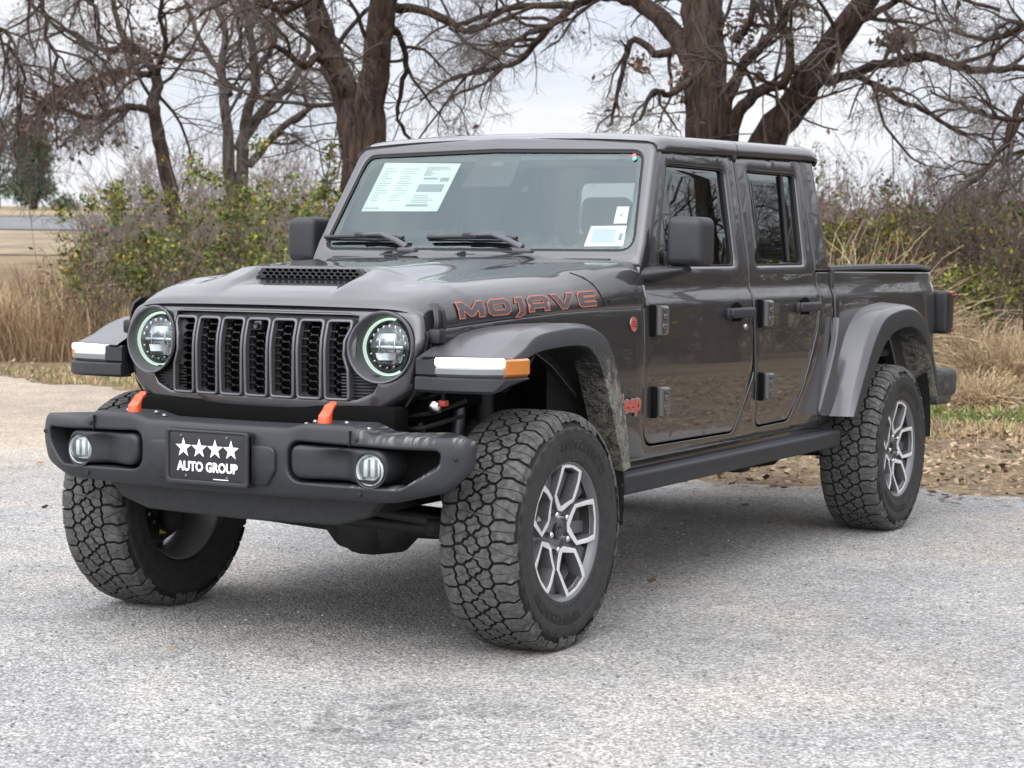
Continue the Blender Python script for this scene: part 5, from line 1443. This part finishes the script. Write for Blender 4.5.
def limb(pp, D, nsub=5, jit=0.0):
    """(px, py, half width px, extra depth) control points -> smooth polyline and radii"""
    P = np.array([np.array(at(p[0], p[1], D+(p[3] if len(p) > 3 else 0))) for p in pp]); r = np.array([p[2]*D/FOC for p in pp])
    n = len(P); O = []; Rr = []
    for i in range(n-1):
        a, b_, c, d = P[max(i-1, 0)], P[i], P[i+1], P[min(i+2, n-1)]
        for k in range(nsub):
            t = k/nsub; O.append(.5*((2*b_)+(-a+c)*t+(2*a-5*b_+4*c-d)*t*t+(-a+3*b_-3*c+d)*t**3)); Rr.append(r[i]*(1-t)+r[i+1]*t)
    O.append(P[-1]); Rr.append(r[-1]); O = np.array(O); Rr = np.array(Rr)
    if jit: O[1:-1] += RNG.normal(0, jit, O[1:-1].shape)
    return O, Rr
def tree(name, label, D, limbs, base_px, n1=6, n2=7, n3=5, bark=None, group=None, dead=0, droop=-.02, S=10, lf=(.28, .55), twig=None, t0=.15, n4=3, lmax=3.2, vines=0, clumps=()):
    base = gat(base_px, D); root = empty(name, base); tag(root, label, 'tree', group)
    og = np.array(base); tr = NM(); cw2 = NM()
    for L_ in limbs:
        P, r = limb(L_['p'], D, jit=L_.get('jit', .012))
        rr = r[None]*(.86+.03*np.sin(np.arange(len(r))*1.3))[None]
        tr.tubes(P[None], rr, S if r.max() > .08 else 6)
        length = np.linalg.norm(P[1:]-P[:-1], axis=1).sum()
        n = max(2, int(length*L_.get('n', n1)*.50))
        b_, d, l, rd = kids(P[None], r[None], n, L_.get('t0', t0), 1.0, (30, 75), lf, .55)
        l = np.minimum(np.maximum(l, .7), lmax); rd = np.clip(rd, .005, .030)
        p1, r1 = grow(b_, d, l, rd, 10, .20, np.array([0, 0, droop]), .3); tr.tubes(p1, r1, 5)
        b_, d, l, rd = kids(p1, r1, n2, .15, 1, (25, 65), (.35, .7), .6, lmin=.35)
        p2, r2 = grow(b_, d, l, rd, 7, .20, np.array([0, 0, droop]), .35); cw2.tubes(p2, np.maximum(r2*.75, .0028), 4)
        b_, d, l, rd = kids(p2, r2, n3, .1, 1, (25, 60), (.4, .8), .6, lmin=.22)
        p3, r3 = grow(b_, d, l, rd, 4, .16, np.array([0, 0, droop*1.5]), .4); cw2.tubes(p3, np.maximum(r3*.7, .0021), 3)
        if n4:
            b_, d, l, rd = kids(p3, r3, n4, .1, 1, (25, 60), (.4, .8), .6, lmin=.12)
            p4, r4 = grow(b_, d, l, rd, 3, .14, np.array([0, 0, droop*2]), .5); cw2.tubes(p4, np.maximum(r4*.6, .0016), 3)
        dd = dead*L_.get('dead', 1)
        if dd:
            q = p3[:, 1:].reshape(-1, 3); q = np.repeat(q, 1+int(dd*1.5), 0); k = RNG.random(len(q)) < dd
            cw2.leaves(q[k]+RNG.normal(0, .05, (k.sum(), 3)), .10, mats=(1, 1, 2), asp=.55, down=.6)
    if vines:
        P, r = limb(limbs[0]['p'], D); n = vines; i = RNG.integers(0, len(P)-2, n); a = RNG.uniform(0, 2*np.pi, n)
        b_ = P[i]+np.stack([np.cos(a), np.sin(a), 0*a], 1)*r[i][:, None]*.97
        pv, rv = grow(b_, unit(P[i+1]-P[i]+RNG.normal(0, .35, (n, 3))), RNG.uniform(.5, 1.6, n), np.full(n, .010), 8, .18, np.array([0, 0, .02]), .6); tr.tubes(pv, rv, 4, 1)
    for cx_, cy_, cr_p, cn in clumps:           # leaves that have not dropped yet
        q = np.array(at(cx_, cy_, D))+RNG.normal(0, 1, (cn, 3))*np.array([1, 1, .8])*cr_p*D/FOC
        cw2.leaves(q, .095, mats=(1, 1, 2), asp=.5, down=.6)
    tr.build('trunk', [bark or B_bark, B_bark2], root, True, og)
    cw2.build('crown', [twig or B_twig, LD, LB], root, False, og)
    return root

T1 = tree('bare_tree', 'thick forked dark trunk rising directly behind the truck windshield', 22, [
    dict(p=[(366, 392, 34), (365, 300, 30), (364, 205, 27), (356, 135, 20), (341, 82, 16, .2), (322, 32, 14.5, .4), (303, -25, 14, .6), (280, -110, 11, .8), (250, -230, 6, 1)], n=3.2, t0=.45),
    dict(p=[(366, 220, 23), (368, 150, 21), (372, 95, 18, -.1), (378, 40, 16, -.3), (388, -30, 16, -.5), (398, -120, 12, -.7), (415, -240, 6, -1)], n=3.2, t0=.3),
    dict(p=[(345, 95, 7), (322, 60, 5, -.3), (300, 65, 4, -.6), (275, 45, 3, -1), (250, 60, 2, -1.2)], n=5),
    dict(p=[(384, 20, 5), (402, 40, 4, .4), (404, 80, 3.2, .6), (398, 120, 2.6, .7), (420, 150, 1.5, .8)], n=5),
    dict(p=[(383, 5, 7), (430, 12, 5, -.5), (470, 30, 3.6, -.9), (500, 10, 2.4, -1.2)], n=6),
    dict(p=[(312, -5, 5), (280, 10, 4, .5), (245, -8, 3, .8), (200, 15, 2, 1.2)], n=6),
    ], 366, vines=90)
T2 = tree('bare_tree', 'massive bare tree spreading its limbs above the truck roof', 24.5, [
    dict(p=[(722, 375, 40), (718, 290, 35), (712, 200, 31), (709, 140, 27), (705, 70, 25), (703, 10, 24, .2), (700, -60, 20, .4), (696, -160, 13, .6), (690, -280, 6, .8)], n=2.6, t0=.35),
    dict(p=[(735, 290, 28), (752, 195, 23), (765, 145, 20), (800, 95, 17.5, -.3), (835, 42, 15, -.7), (868, -2, 13.5, -1), (900, -60, 10, -1.3), (940, -140, 5, -1.6)], n=2.6, t0=.3),
    dict(p=[(695, 62, 15), (672, 32, 12, .4), (645, 6, 10.5, .8), (612, -6, 8, 1.1), (575, 6, 5.5, 1.4), (546, 30, 4.6, 1.5), (519, 60, 3.6, 1.6), (486, 70, 3, 1.7), (453, 78, 2.4, 1.8), (420, 100, 1.4, 1.9)], n=5, t0=.3),
    dict(p=[(575, 6, 5), (512, 8, 4, 1), (455, 24, 3, .6), (420, 8, 2, .2)], n=6),
    dict(p=[(552, 26, 3.6, 1.2), (520, 38, 3, .6), (490, 62, 2.4, .2), (455, 90, 1.6, 0), (412, 150, 1, 0)], n=6),
    dict(p=[(640, 5, 8, .8), (620, -40, 6, .6), (590, -70, 4, .2), (560, -60, 2.5, 0)], n=5),
    dict(p=[(730, 150, 9), (738, 112, 7.5, -.2), (765, 88, 6.5, -.5), (785, 82, 5.5, -.8), (790, 40, 4.6, -1), (776, 0, 4, -1.2), (780, -60, 2.5, -1.4)], n=4.5),
    dict(p=[(722, 135, 7), (738, 75, 6, -.3), (764, 40, 5, -.6), (782, 20, 4, -.8), (800, -30, 2.6, -1)], n=4.5),
    dict(p=[(826, 82, 6), (867, 68, 5.6, -.5), (900, 62, 5.4, -.9), (929, 56, 5.2, -1.2), (954, 66, 5, -1.4), (985, 71, 4.6, -1.6), (1024, 66, 4, -1.9), (1080, 60, 2.6, -2.2)], n=5),
    dict(p=[(850, 72, 4.5), (876, 86, 3.8, .4), (925, 112, 3, .9), (955, 130, 2.4, 1.1), (985, 137, 1.8, 1.2), (1020, 140, 1, 1.4)], n=6, dead=3),
    dict(p=[(698, 30, 7), (660, 55, 5, .4), (635, 40, 4, .8), (622, 70, 3, 1), (612, 125, 2, 1.2)], n=5),
    dict(p=[(690, 80, 5, -.5), (668, 95, 3.6, -.8), (655, 90, 3, -1), (640, 120, 1.8, -1.2)], n=5, dead=2),
    dict(p=[(845, 30, 5.5, -.8), (880, 10, 4, -1.1), (930, -10, 3, -1.4), (1000, 10, 2, -1.8)], n=6),
    dict(p=[(735, 40, 5, -.3), (750, 20, 4, -.5), (760, -30, 3, -.7)], n=5, dead=2),
    ], 722, dead=.02, vines=40, clumps=((893, 40, 9, 170), (905, 36, 6, 60), (742, 28, 10, 150), (690, 70, 9, 110), (684, 90, 7, 60), (640, 62, 6, 60), (880, 90, 7, 70), (800, 6, 6, 60), (760, 75, 4, 40)))
T3 = tree('bare_tree', 'crooked bare tree with reddish dead leaves on its left bough', 30, [
    dict(p=[(188, 330, 11), (182, 250, 10), (170, 190, 9), (160, 140, 8), (153, 108, 7.5), (157, 80, 6.5, .3), (145, 55, 5, .5), (122, 35, 4, .8), (112, -10, 3, 1), (105, -80, 2, 1.2)], n=5, t0=.45, dead=.3),
    dict(p=[(152, 112, 5), (130, 106, 4.5, -.4), (112, 112, 4, -.7), (88, 118, 3.4, -1), (55, 108, 2.6, -1.2), (20, 122, 1.8, -1.4)], n=7, dead=9),
    dict(p=[(150, 75, 4.5), (122, 72, 3.6, .4), (90, 80, 3, .8), (55, 98, 2.4, 1.1), (25, 125, 1.6, 1.3)], n=8, dead=11),
    dict(p=[(155, 75, 4), (165, 45, 3, -.4), (160, 10, 2.6, -.7), (170, -40, 2, -1)], n=6, dead=1),
    dict(p=[(130, 45, 3.4), (100, 50, 2.6, .3), (70, 30, 2, .6), (40, 40, 1.4, 1)], n=7, dead=1.5),
    ], 188, dead=.03, twig=B_red, clumps=((135, 60, 9, 90), (118, 78, 8, 110), (95, 84, 8, 150), (75, 92, 8, 190), (55, 102, 8, 220), (40, 112, 8, 240), (28, 122, 7, 160), (150, 40, 9, 70), (165, 55, 8, 60)))
T4 = tree('bare_tree', 'multi-stemmed grey bare tree left of the windshield', 32, [
    dict(p=[(242, 330, 10), (238, 240, 9), (230, 170, 7.5), (226, 110, 6), (222, 70, 5, .3), (225, 30, 4, .5), (205, -20, 3, .8), (190, -80, 2, 1)], n=5, t0=.4),
    dict(p=[(240, 200, 8), (242, 150, 7.5), (246, 118, 6.5), (256, 82, 5.5, -.3), (250, 30, 4.5, -.5), (243, -20, 3.4, -.7), (240, -90, 2, -1)], n=5, t0=.3),
    dict(p=[(238, 150, 7), (262, 112, 6, .3), (282, 92, 5, .6), (300, 66, 4, .9), (318, 20, 3, 1.1), (330, -50, 2, 1.3)], n=5, t0=.3),
    dict(p=[(250, 165, 5), (270, 140, 4.5, -.3), (290, 122, 4, -.6), (315, 105, 3, -.9)], n=6),
    dict(p=[(230, 95, 4.5), (212, 60, 3.6, .5), (196, 30, 3, .8), (180, -10, 2, 1)], n=6),
    dict(p=[(256, 70, 4), (275, 40, 3, -.4), (270, 0, 2.4, -.7)], n=6),
    ], 242, bark=B_bark2)
T5 = tree('bare_tree', 'bare tree off the left edge whose thin branches hang into the sky', 27, [
    dict(p=[(-90, 330, 14), (-85, 150, 12), (-70, 0, 9), (-40, -90, 7), (10, -150, 4)], n=2.5, t0=.5),
    dict(p=[(-68, -10, 6), (-20, -20, 4.6), (30, -10, 3.6, -.5), (48, 30, 2.6, -.8), (55, 80, 1.8, -1), (58, 150, 1, -1.2)], n=7, jit=.03),
    dict(p=[(-20, -60, 5), (40, -60, 3.6), (75, -30, 3, -.4), (95, 10, 2.2, -.6), (110, 60, 1.4, -.8)], n=7, jit=.03),
    dict(p=[(-72, 30, 5), (-30, 20, 3.6), (10, 40, 2.8, .5), (22, 90, 2, .8), (15, 150, 1.2, 1), (22, 200, .8, 1)], n=7, jit=.03),
    ], -90, droop=-.10)
T6 = tree('bare_tree', 'bare tree off the right edge with a bough drooping over the thicket', 23, [
    dict(p=[(1150, 360, 22), (1140, 200, 19), (1120, 60, 15), (1100, -60, 11), (1080, -180, 6)], n=2.5, t0=.5),
    dict(p=[(1130, 120, 8), (1080, 90, 6), (1040, 86, 5, -.4), (1022, 100, 4.4, -.6), (1008, 138, 3.6, -.8), (988, 168, 2.6, -1), (960, 190, 1.6, -1.1)], n=7),
    dict(p=[(1120, 40, 7), (1070, 20, 5), (1020, 30, 4, .6), (985, 40, 3, 1), (950, 30, 2, 1.3)], n=7),
    dict(p=[(1125, 140, 6), (1080, 160, 4.4, .6), (1035, 150, 3.4, 1), (1000, 160, 2.4, 1.2), (965, 178, 1.6, 1.4)], n=7),
    dict(p=[(1130, 70, 6), (1070, 110, 4, -.6), (1010, 120, 3, -1), (960, 105, 2, -1.2), (930, 90, 1.2, -1.3)], n=7),
    ], 1150, droop=-.06)

def shrub(label, px, D, wpx, toppx, n, leaves, mats, stem=B_stem, name='shrub', size=.068, cat='shrub', group=None, lean=.5, clump=.5, twigs=5, low=.15):
    """stems from the ground and leaf clumps through the crown volume"""
    base = gat(px, D); root = empty(name, base); tag(root, label, cat, group); og = np.array(base)
    R = np.random.default_rng(int(px*13+D*7)); leaves = int(leaves*(1.0 if group == GRP else .8)); n = int(n*.85)
    H = at(px, toppx, D).z-base.z; W = wpx*D/FOC
    nm = NM(); a = R.uniform(0, 2*np.pi, n); rr = np.sqrt(R.random(n))*W*.36
    b_ = og+np.stack([rr*np.cos(a), rr*np.sin(a), np.zeros(n)], 1); b_[:, 2] = [gz(p[0], p[1])-.03 for p in b_]
    d = np.stack([np.cos(a)*lean*R.random(n), np.sin(a)*lean*R.random(n), np.ones(n)], 1)
    l = H*R.uniform(.55, 1.08, n)
    p1, r1 = grow(b_, d, l, R.uniform(.006, .018, n), 8, .12, np.array([0, 0, .03]), .3, R); nm.tubes(p1, r1, 4)
    kb, kd, kl, kr = kids(p1, r1, twigs, .2, 1, (25, 70), (.2, .45), .6, R, .15)
    p2, r2 = grow(kb, kd, kl, kr, 6, .18, np.array([0, 0, .02]), .35, R); nm.tubes(p2, np.maximum(r2, .0035), 3)
    kb, kd, kl, kr = kids(p2, r2, 4, .2, 1, (25, 70), (.4, .8), .6, R, .1)
    p3, r3 = grow(kb, kd, kl, kr, 4, .18, np.array([0, 0, .0]), .4, R); nm.tubes(p3, np.maximum(r3, .003), 3)
    nm.build('stems', stem, root, False, og)
    if leaves:
        q = p3[:, 1:].reshape(-1, 3); q = q[q[:, 2] > og[2]+low*H]
        # clumps: keep leaves where a coarse random field is high
        ph = R.uniform(0, 6.28, 6); k = 2*np.pi/(1.1*clump+.45)
        fld = np.sin(q[:, 0]*k+ph[0])+np.sin(q[:, 1]*k+ph[1])+np.sin(q[:, 2]*k*1.2+ph[2])+.7*np.sin((q[:, 0]+q[:, 2])*k*2.1+ph[3])
        q = q[fld > .15]
        if len(q):
            q = q[R.integers(0, len(q), leaves)]+R.normal(0, .045, (leaves, 3))
            f = NM(); f.leaves(q, size, R, tuple(range(len(mats))), .55, .3); f.build('foliage', list(mats), root, False, og)
    return root
GRP = 'shrubs along the edge of the lot'
GREEN = (LG, LG, LG, LY, LO, LG, LO, LG, LGO); OLIVE = (LO, LG, LB, LY, LO); BROWN = (LB, LO, LB, LGO, LG)
GRP = 'shrubs along the edge of the lot'
shrub('bushy yellow-green shrub in front of the bare trees, left of centre', 170, 27, 150, 178, 34, 5200, GREEN, group=GRP)
shrub('dark green shrub with pale crossing twigs beside the tall dry grass', 128, 25.5, 120, 205, 26, 3600, GREEN, group=GRP)
shrub('leafy green shrub closest to the far door mirror', 300, 26, 120, 140, 34, 6200, GREEN, group=GRP)
shrub('tangled brown shrub between the two green shrubs on the left', 236, 26, 120, 190, 40, 1500, OLIVE, B_stem, group=GRP)
shrub('sparse twiggy shrub with yellow leaves at the bare trunk foot', 205, 29, 110, 165, 26, 900, (LY, LGO, LO), B_stem, group=GRP)
shrub('thin leafless shrub right of the far road', 100, 24, 90, 190, 16, 260, (LO, LB), B_red, group=GRP, lean=.8)
shrub('small leafy bush low down beside the truck bonnet', 255, 24, 110, 255, 30, 2600, OLIVE, group=GRP)
shrub('vine-covered shrub climbing the forked trunk behind the windshield', 335, 22.6, 80, 150, 22, 2600, GREEN, group=GRP)
R2 = 'thicket shrubs behind the truck bed'
shrub('green and yellow shrub right behind the cab rear corner', 852, 26, 110, 192, 40, 4600, (LG, LY, LO, LGO), B_red, group=R2)
shrub('brown twiggy thicket bush above the middle of the truck bed', 905, 27, 110, 190, 60, 2200, BROWN, B_red, group=R2)
shrub('tall olive bush above the tail lamp', 952, 25.5, 110, 172, 50, 3600, OLIVE, B_red, group=R2)
shrub('reddish brown bush at the right picture edge', 1010, 27, 120, 178, 60, 2600, BROWN, B_red, group=R2)
shrub('yellow-leaved shrub in front of the brown thicket on the right', 985, 23, 90, 245, 30, 1800, (LY, LG, LO), B_red, group=R2)
shrub('low green bush between the bed and the straw-coloured tufts', 930, 23.5, 90, 262, 26, 2200, (LG, LO, LY), B_red, group=R2)
shrub('olive bush mostly cut off by the right picture edge', 1075, 26, 120, 180, 46, 3600, OLIVE, B_red, group=R2)

# dry grass tufts
def tuft(label, px, D, wpx, hpx, n, mats=(GD, GD3, GD2), group='straw-coloured grass tufts'):
    base = gat(px, D); root_og = np.array(base); R = np.random.default_rng(int(px*7+D)); W = wpx*D/FOC; H = hpx*D/FOC
    nm = NM(); r = np.sqrt(R.random(n))*W*.42; a = R.uniform(0, 2*np.pi, n)
    b_ = root_og+np.stack([r*np.cos(a), r*np.sin(a), np.zeros(n)], 1)
    # arching stems as thin tubes
    d = np.stack([np.cos(a)*R.uniform(.2, 1.0, n), np.sin(a)*R.uniform(.2, 1.0, n), R.uniform(.7, 1.5, n)], 1)+R.normal(0, .25, (n, 3))
    p, rr = grow(b_, d, H*R.uniform(.55, 1.05, n), np.full(n, .0042), 9, .14, np.array([0, 0, -.15]), .5, R)
    p[:, :, 2] = np.maximum(p[:, :, 2], base.z+.01)
    for m in range(len(mats)): nm.tubes(p[m::len(mats)], rr[m::len(mats)], 3, m)
    o = nm.build('grass_tuft', list(mats), None, False, root_og); o.location = base
    tag(o, label, 'grass tuft', group); return o
tuft('straw-coloured grass tuft peeping over the truck bed', 850, 19.5, 34, 185, 1500)
tuft('straw tuft just right of the tail lamp', 962, 19.5, 70, 88, 2200)
tuft('large straw tuft at the right picture edge', 1006, 18.6, 90, 84, 2800)
tuft('flattened straw tuft below the large one on the right', 984, 17.6, 70, 45, 1300)
tuft('straw tuft half hidden behind the tailgate', 930, 20, 60, 70, 1000)

def field_pts(n, px0, px1, D0, D1, R):
    px = R.uniform(px0, px1, n); D = R.uniform(D0, D1, n)
    v = np.array([np.array(gat(a, b_)) for a, b_ in zip(px, D)]); return v, px, D
R = np.random.default_rng(5)
nm = NM()
v, px, D = field_pts(30000, -60, 165, 23.5, 34, R); k = R.random(len(v)) < np.clip((175-px)/120, .15, 1); v = v[k]
n = len(v); nm.blades(v, R.uniform(.30, 1.0, n)*np.clip(.7+.3*np.sin(v[:, 0]*1.3)+.3*np.sin(v[:, 1]*2.1+1), .4, 1.2), np.full(n, .75), np.full(n, .0042), R.integers(0, 4, n), R, .8)
v, px, D = field_pts(5000, 120, 380, 21, 25, R); n = len(v); nm.blades(v, R.uniform(.2, .8, n), np.full(n, .5), np.full(n, .006), R.integers(0, 4, n), R)
o = nm.build('tall_dry_grass', [GD, GD2, GD4, GD]); tag(o, kind='stuff', label='tall rusty dry grass along the left edge of the lot', cat='dry grass')
# short winter turf, greener in patches
nm = NM()
v, px, D = field_pts(60000, -60, 1120, 14.5, 22, R)
ey = np.array([edge_y(a) for a in v[:, 0]]); v = v[(v[:, 1] > ey+.1)]
x = R.uniform(-6, 7, 3500); y = R.uniform(4.8, 13, 3500); ey = np.array([edge_y(a) for a in x]); k = y > ey+.25+R.exponential(.35, len(x)); v = np.concatenate([v, np.stack([x[k], y[k], np.zeros(k.sum())], 1)])
n = len(v)
dd = (v[:, 0]-CAM.x)*FW.x+(v[:, 1]-CAM.y)*FW.y; ll = (v[:, 0]-CAM.x)*RT.x+(v[:, 1]-CAM.y)*RT.y
gr = 3.2*np.exp(-((dd-17.4)/1.2)**2)*(ll > 2)+.35*np.exp(-((dd-22)/1.2)**2)*(ll < -2)+.14
gr = gr*(1+.5*np.sin(v[:, 0]*1.9)+.4*np.sin(v[:, 1]*2.7))
m_ = np.where(R.random(n) < gr, np.where(R.random(n) < .75, 3, 4), R.integers(0, 3, n))
nm.blades(v, R.uniform(.03, .10, n), np.full(n, .7), np.full(n, .0045), m_, R)
tag(nm.build('short_turf', [GD, GD2, GD, GG, GO]), kind='stuff', label='short winter turf, green in patches, beyond the gravel', cat='grass')
# fallen leaves
nm = NM()
x = R.uniform(-7, 9, 34000); y = R.uniform(4.6, 14, 34000); ey = np.array([edge_y(a) for a in x]); k = (y > ey-.15+R.normal(0, .25, len(x))) & (R.random(len(x)) < np.clip(1.25-(y-ey)/9, .25, 1)); x, y = x[k], y[k]
x2 = R.uniform(-22, -6, 4500); y2 = R.uniform(7, 18, 4500); ey2 = np.array([edge_y(a) for a in x2]); k2 = y2 > ey2-.1; x = np.concatenate([x, x2[k2]]); y = np.concatenate([y, y2[k2]])
x3 = R.uniform(-6, 5, 40); y3 = R.uniform(-1, 5, 40); x = np.concatenate([x, x3]); y = np.concatenate([y, y3])
n = len(x); p = np.stack([x, y, np.full(n, .006)+R.random(n)*.02], 1)
d = unit(np.stack([R.normal(0, 1, n), R.normal(0, 1, n), R.normal(0, .28, n)], 1)); e2 = unit(np.cross(d, np.array([0, 0, 1.])+R.normal(0, .25, (n, 3)))); sz = R.uniform(.025, .075, n)[:, None]
p[:, 2] += np.abs(d[:, 2])*sz[:, 0]
nm.quads(np.stack([p, p+d*sz*.5+e2*sz*.33, p+d*sz, p+d*sz*.5-e2*sz*.33], 1), R.integers(0, 4, n))
tag(nm.build('fallen_leaves', [mat('fallen_leaf', (.20, .125, .070), .8), mat('fallen_leaf_dark', (.11, .066, .040), .8), mat('fallen_leaf_tan', (.31, .225, .135), .8), mat('fallen_leaf_grey', (.19, .145, .10), .8)]), kind='stuff', label='brown fallen leaves strewn over the edge of the gravel', cat='fallen leaves')

# loose chips on the lot
nm = NM(); n = 7000
x = R.uniform(-4, 5.5, n); y = R.uniform(-4.5, 5, n); s = R.uniform(.002, .0055, n)[:, None]
p = np.stack([x, y, np.full(n, .001)], 1); a = R.uniform(0, 6.28, n); u = np.stack([np.cos(a), np.sin(a), 0*a], 1); w2 = np.stack([-np.sin(a), np.cos(a), 0*a], 1)*.75; t_ = np.array([0, 0, 1.])
top = [p+t_*s*.8+(i*u+j*w2)*s*.55 for i, j in ((-1, -1), (1, -1), (1, 1), (-1, 1))]; bot = [p+(i*u+j*w2)*s for i, j in ((-1, -1), (1, -1), (1, 1), (-1, 1))]
mi = R.integers(0, 3, n)
nm.quads(np.stack(top, 1), mi)
for i in range(4): nm.quads(np.stack([bot[i], bot[(i+1) % 4], top[(i+1) % 4], top[i]], 1), mi)
tag(nm.build('loose_chips', [mat('chip_pale', (.40, .395, .385), .9), mat('chip_grey', (.24, .24, .245), .9), mat('chip_dark', (.11, .11, .112), .9)]), kind='stuff', label='loose stone chips on the gravel lot', cat='gravel')

# far brush that reads as one mass
def brush(name, label, px0, px1, D0, D1, n, hp, m, R, lv=0, lm=(LB, LO)):
    nm = NM(); v, px, D = field_pts(n, px0, px1, D0, D1, R)
    h = np.array([hp(a) for a in px])*D/FOC
    a = R.uniform(0, 6.28, n); d = np.stack([np.cos(a)*.35, np.sin(a)*.35, np.ones(n)], 1)
    p1, r1 = grow(v, d, h*R.uniform(.5, 1.1, n), np.full(n, .014), 7, .12, np.array([0, 0, .02]), .3, R); nm.tubes(p1, r1, 3)
    kb, kd, kl, kr = kids(p1, r1, 7, .25, 1, (20, 55), (.2, .45), .6, R, .2); p2, r2 = grow(kb, kd, kl, kr, 5, .15, np.array([0, 0, .02]), .4, R); nm.tubes(p2, np.maximum(r2, .006), 3)
    kb, kd, kl, kr = kids(p2, r2, 3, .25, 1, (20, 55), (.3, .7), .6, R, .15); p3, r3 = grow(kb, kd, kl, kr, 3, .15, np.array([0, 0, .0]), .5, R); nm.tubes(p3, np.maximum(r3, .005), 3)
    ms = [m]
    if lv:
        q = p3.reshape(-1, 3); q = q[R.integers(0, len(q), lv)]; nm.leaves(q, .09, R, tuple(range(1, 1+len(lm)))); ms += list(lm)
    tag(nm.build(name, ms), label, 'brush', kind='stuff')
M_bp = mat('far_brush', (.150, .122, .112), .95); M_bp2 = mat('far_brush_red', (.125, .088, .075), .95)
brush('far_brush', 'purple-grey leafless brush far behind the left trees', 95, 360, 38, 50, 420, lambda p: 110+30*math.sin(p*.05)+15*math.sin(p*.17), M_bp, R)
brush('dense_thicket', 'dense red-brown thicket far behind the truck bed', 770, 1130, 33, 46, 620, lambda p: 112+22*math.sin(p*.04+.6)+10*math.sin(p*.13), M_bp2, R, 9000, (LB, LO, LB, LG))

# distant evergreen on the left
def evergreen(label, px, D, toppx, botpx, wpx, n, name='pine_tree', cat='tree'):
    base = gat(px, D); root = empty(name, base); tag(root, label, cat); og = np.array(base); R = np.random.default_rng(int(px*3+D))
    H = at(px, toppx, D).z-base.z; W = wpx*D/FOC; tr = NM(); P = np.stack([np.zeros(9), np.zeros(9), np.linspace(0, H*.95, 9)], 1)+og+R.normal(0, .05, (9, 3)); rad = np.linspace(.17, .03, 9)
    tr.tubes(P[None], rad[None], 7)
    kb, kd, kl, kr = kids(P[None], rad[None], 60, .12, 1, (55, 95), (.10, .22), .35, R); kl = np.minimum(kl, W*.62)*(1)
    p1, r1 = grow(kb, kd, kl, kr, 6, .12, np.array([0, 0, .03]), .3, R); tr.tubes(p1, r1, 4); tr.build('trunk', B_bark, root, True, og)
    q = p1[:, 2:].reshape(-1, 3); q = q[R.integers(0, len(q), n)]+R.normal(0, .26, (n, 3))*np.array([1, 1, .7])
    f = NM(); f.leaves(q, .30, R, (0, 1, 0), .22, -.2); f.build('crown', [LP, mat('needles_light', (.05, .075, .035), .8)], root, False, og)
evergreen('dark green pine standing alone beyond the far road', 33, 84, 128, 212, 58, 9000)
evergreen('small round evergreen bush right of the lone pine', 66, 84, 205, 216, 18, 700, 'evergreen_shrub', 'shrub')
evergreen('dusky tree cut by the left picture edge beside the pine', -3, 88, 120, 215, 26, 1800, 'dusky_tree')
# woods on the driver's side of the lot, out of the frame, seen in the doors and windows
def copy_tree(o, loc, rz, sc, label, group):
    r = o.copy(); C.objects.link(r); r.location = loc; r.rotation_euler = (0, 0, rz); r.scale = (sc, sc, sc)
    r['label'] = label; r['group'] = group
    for ch in list(o.children):
        c = ch.copy(); C.objects.link(c); c.parent = r
    return r
rr_ = random.Random(3)
k = 0
srcs = [T1, T2, T4, T3]
for ang, dist in [(6+i*2.2, (19, 27, 23, 33)[i % 4]) for i in range(34)]:
    a = math.radians(ang); p = (1+dist*math.sin(a), 2+dist*math.cos(a))
    copy_tree(srcs[k % 4], (p[0], p[1], gz(*p)), rr_.uniform(0, 6.28), rr_.uniform(.7, 1.0), 'bare tree mirrored in the side windows of the truck', 'trees mirrored in the truck'); k += 1
shr = [o for o in C.objects if o.name.startswith('shrub') and o.type == 'EMPTY' and not o.parent]
for i in range(34):
    a = math.radians(6+i*2.3); dist = 23+rr_.uniform(-3, 5); p = (1+dist*math.sin(a), 2+dist*math.cos(a))
    copy_tree(shr[i % len(shr)], (p[0], p[1], gz(*p)), rr_.uniform(0, 6.28), rr_.uniform(.9, 1.35)*(1.75 if i % 2 else 1), 'shrub mirrored as a dark band in the truck doors', 'shrubs mirrored in the truck')
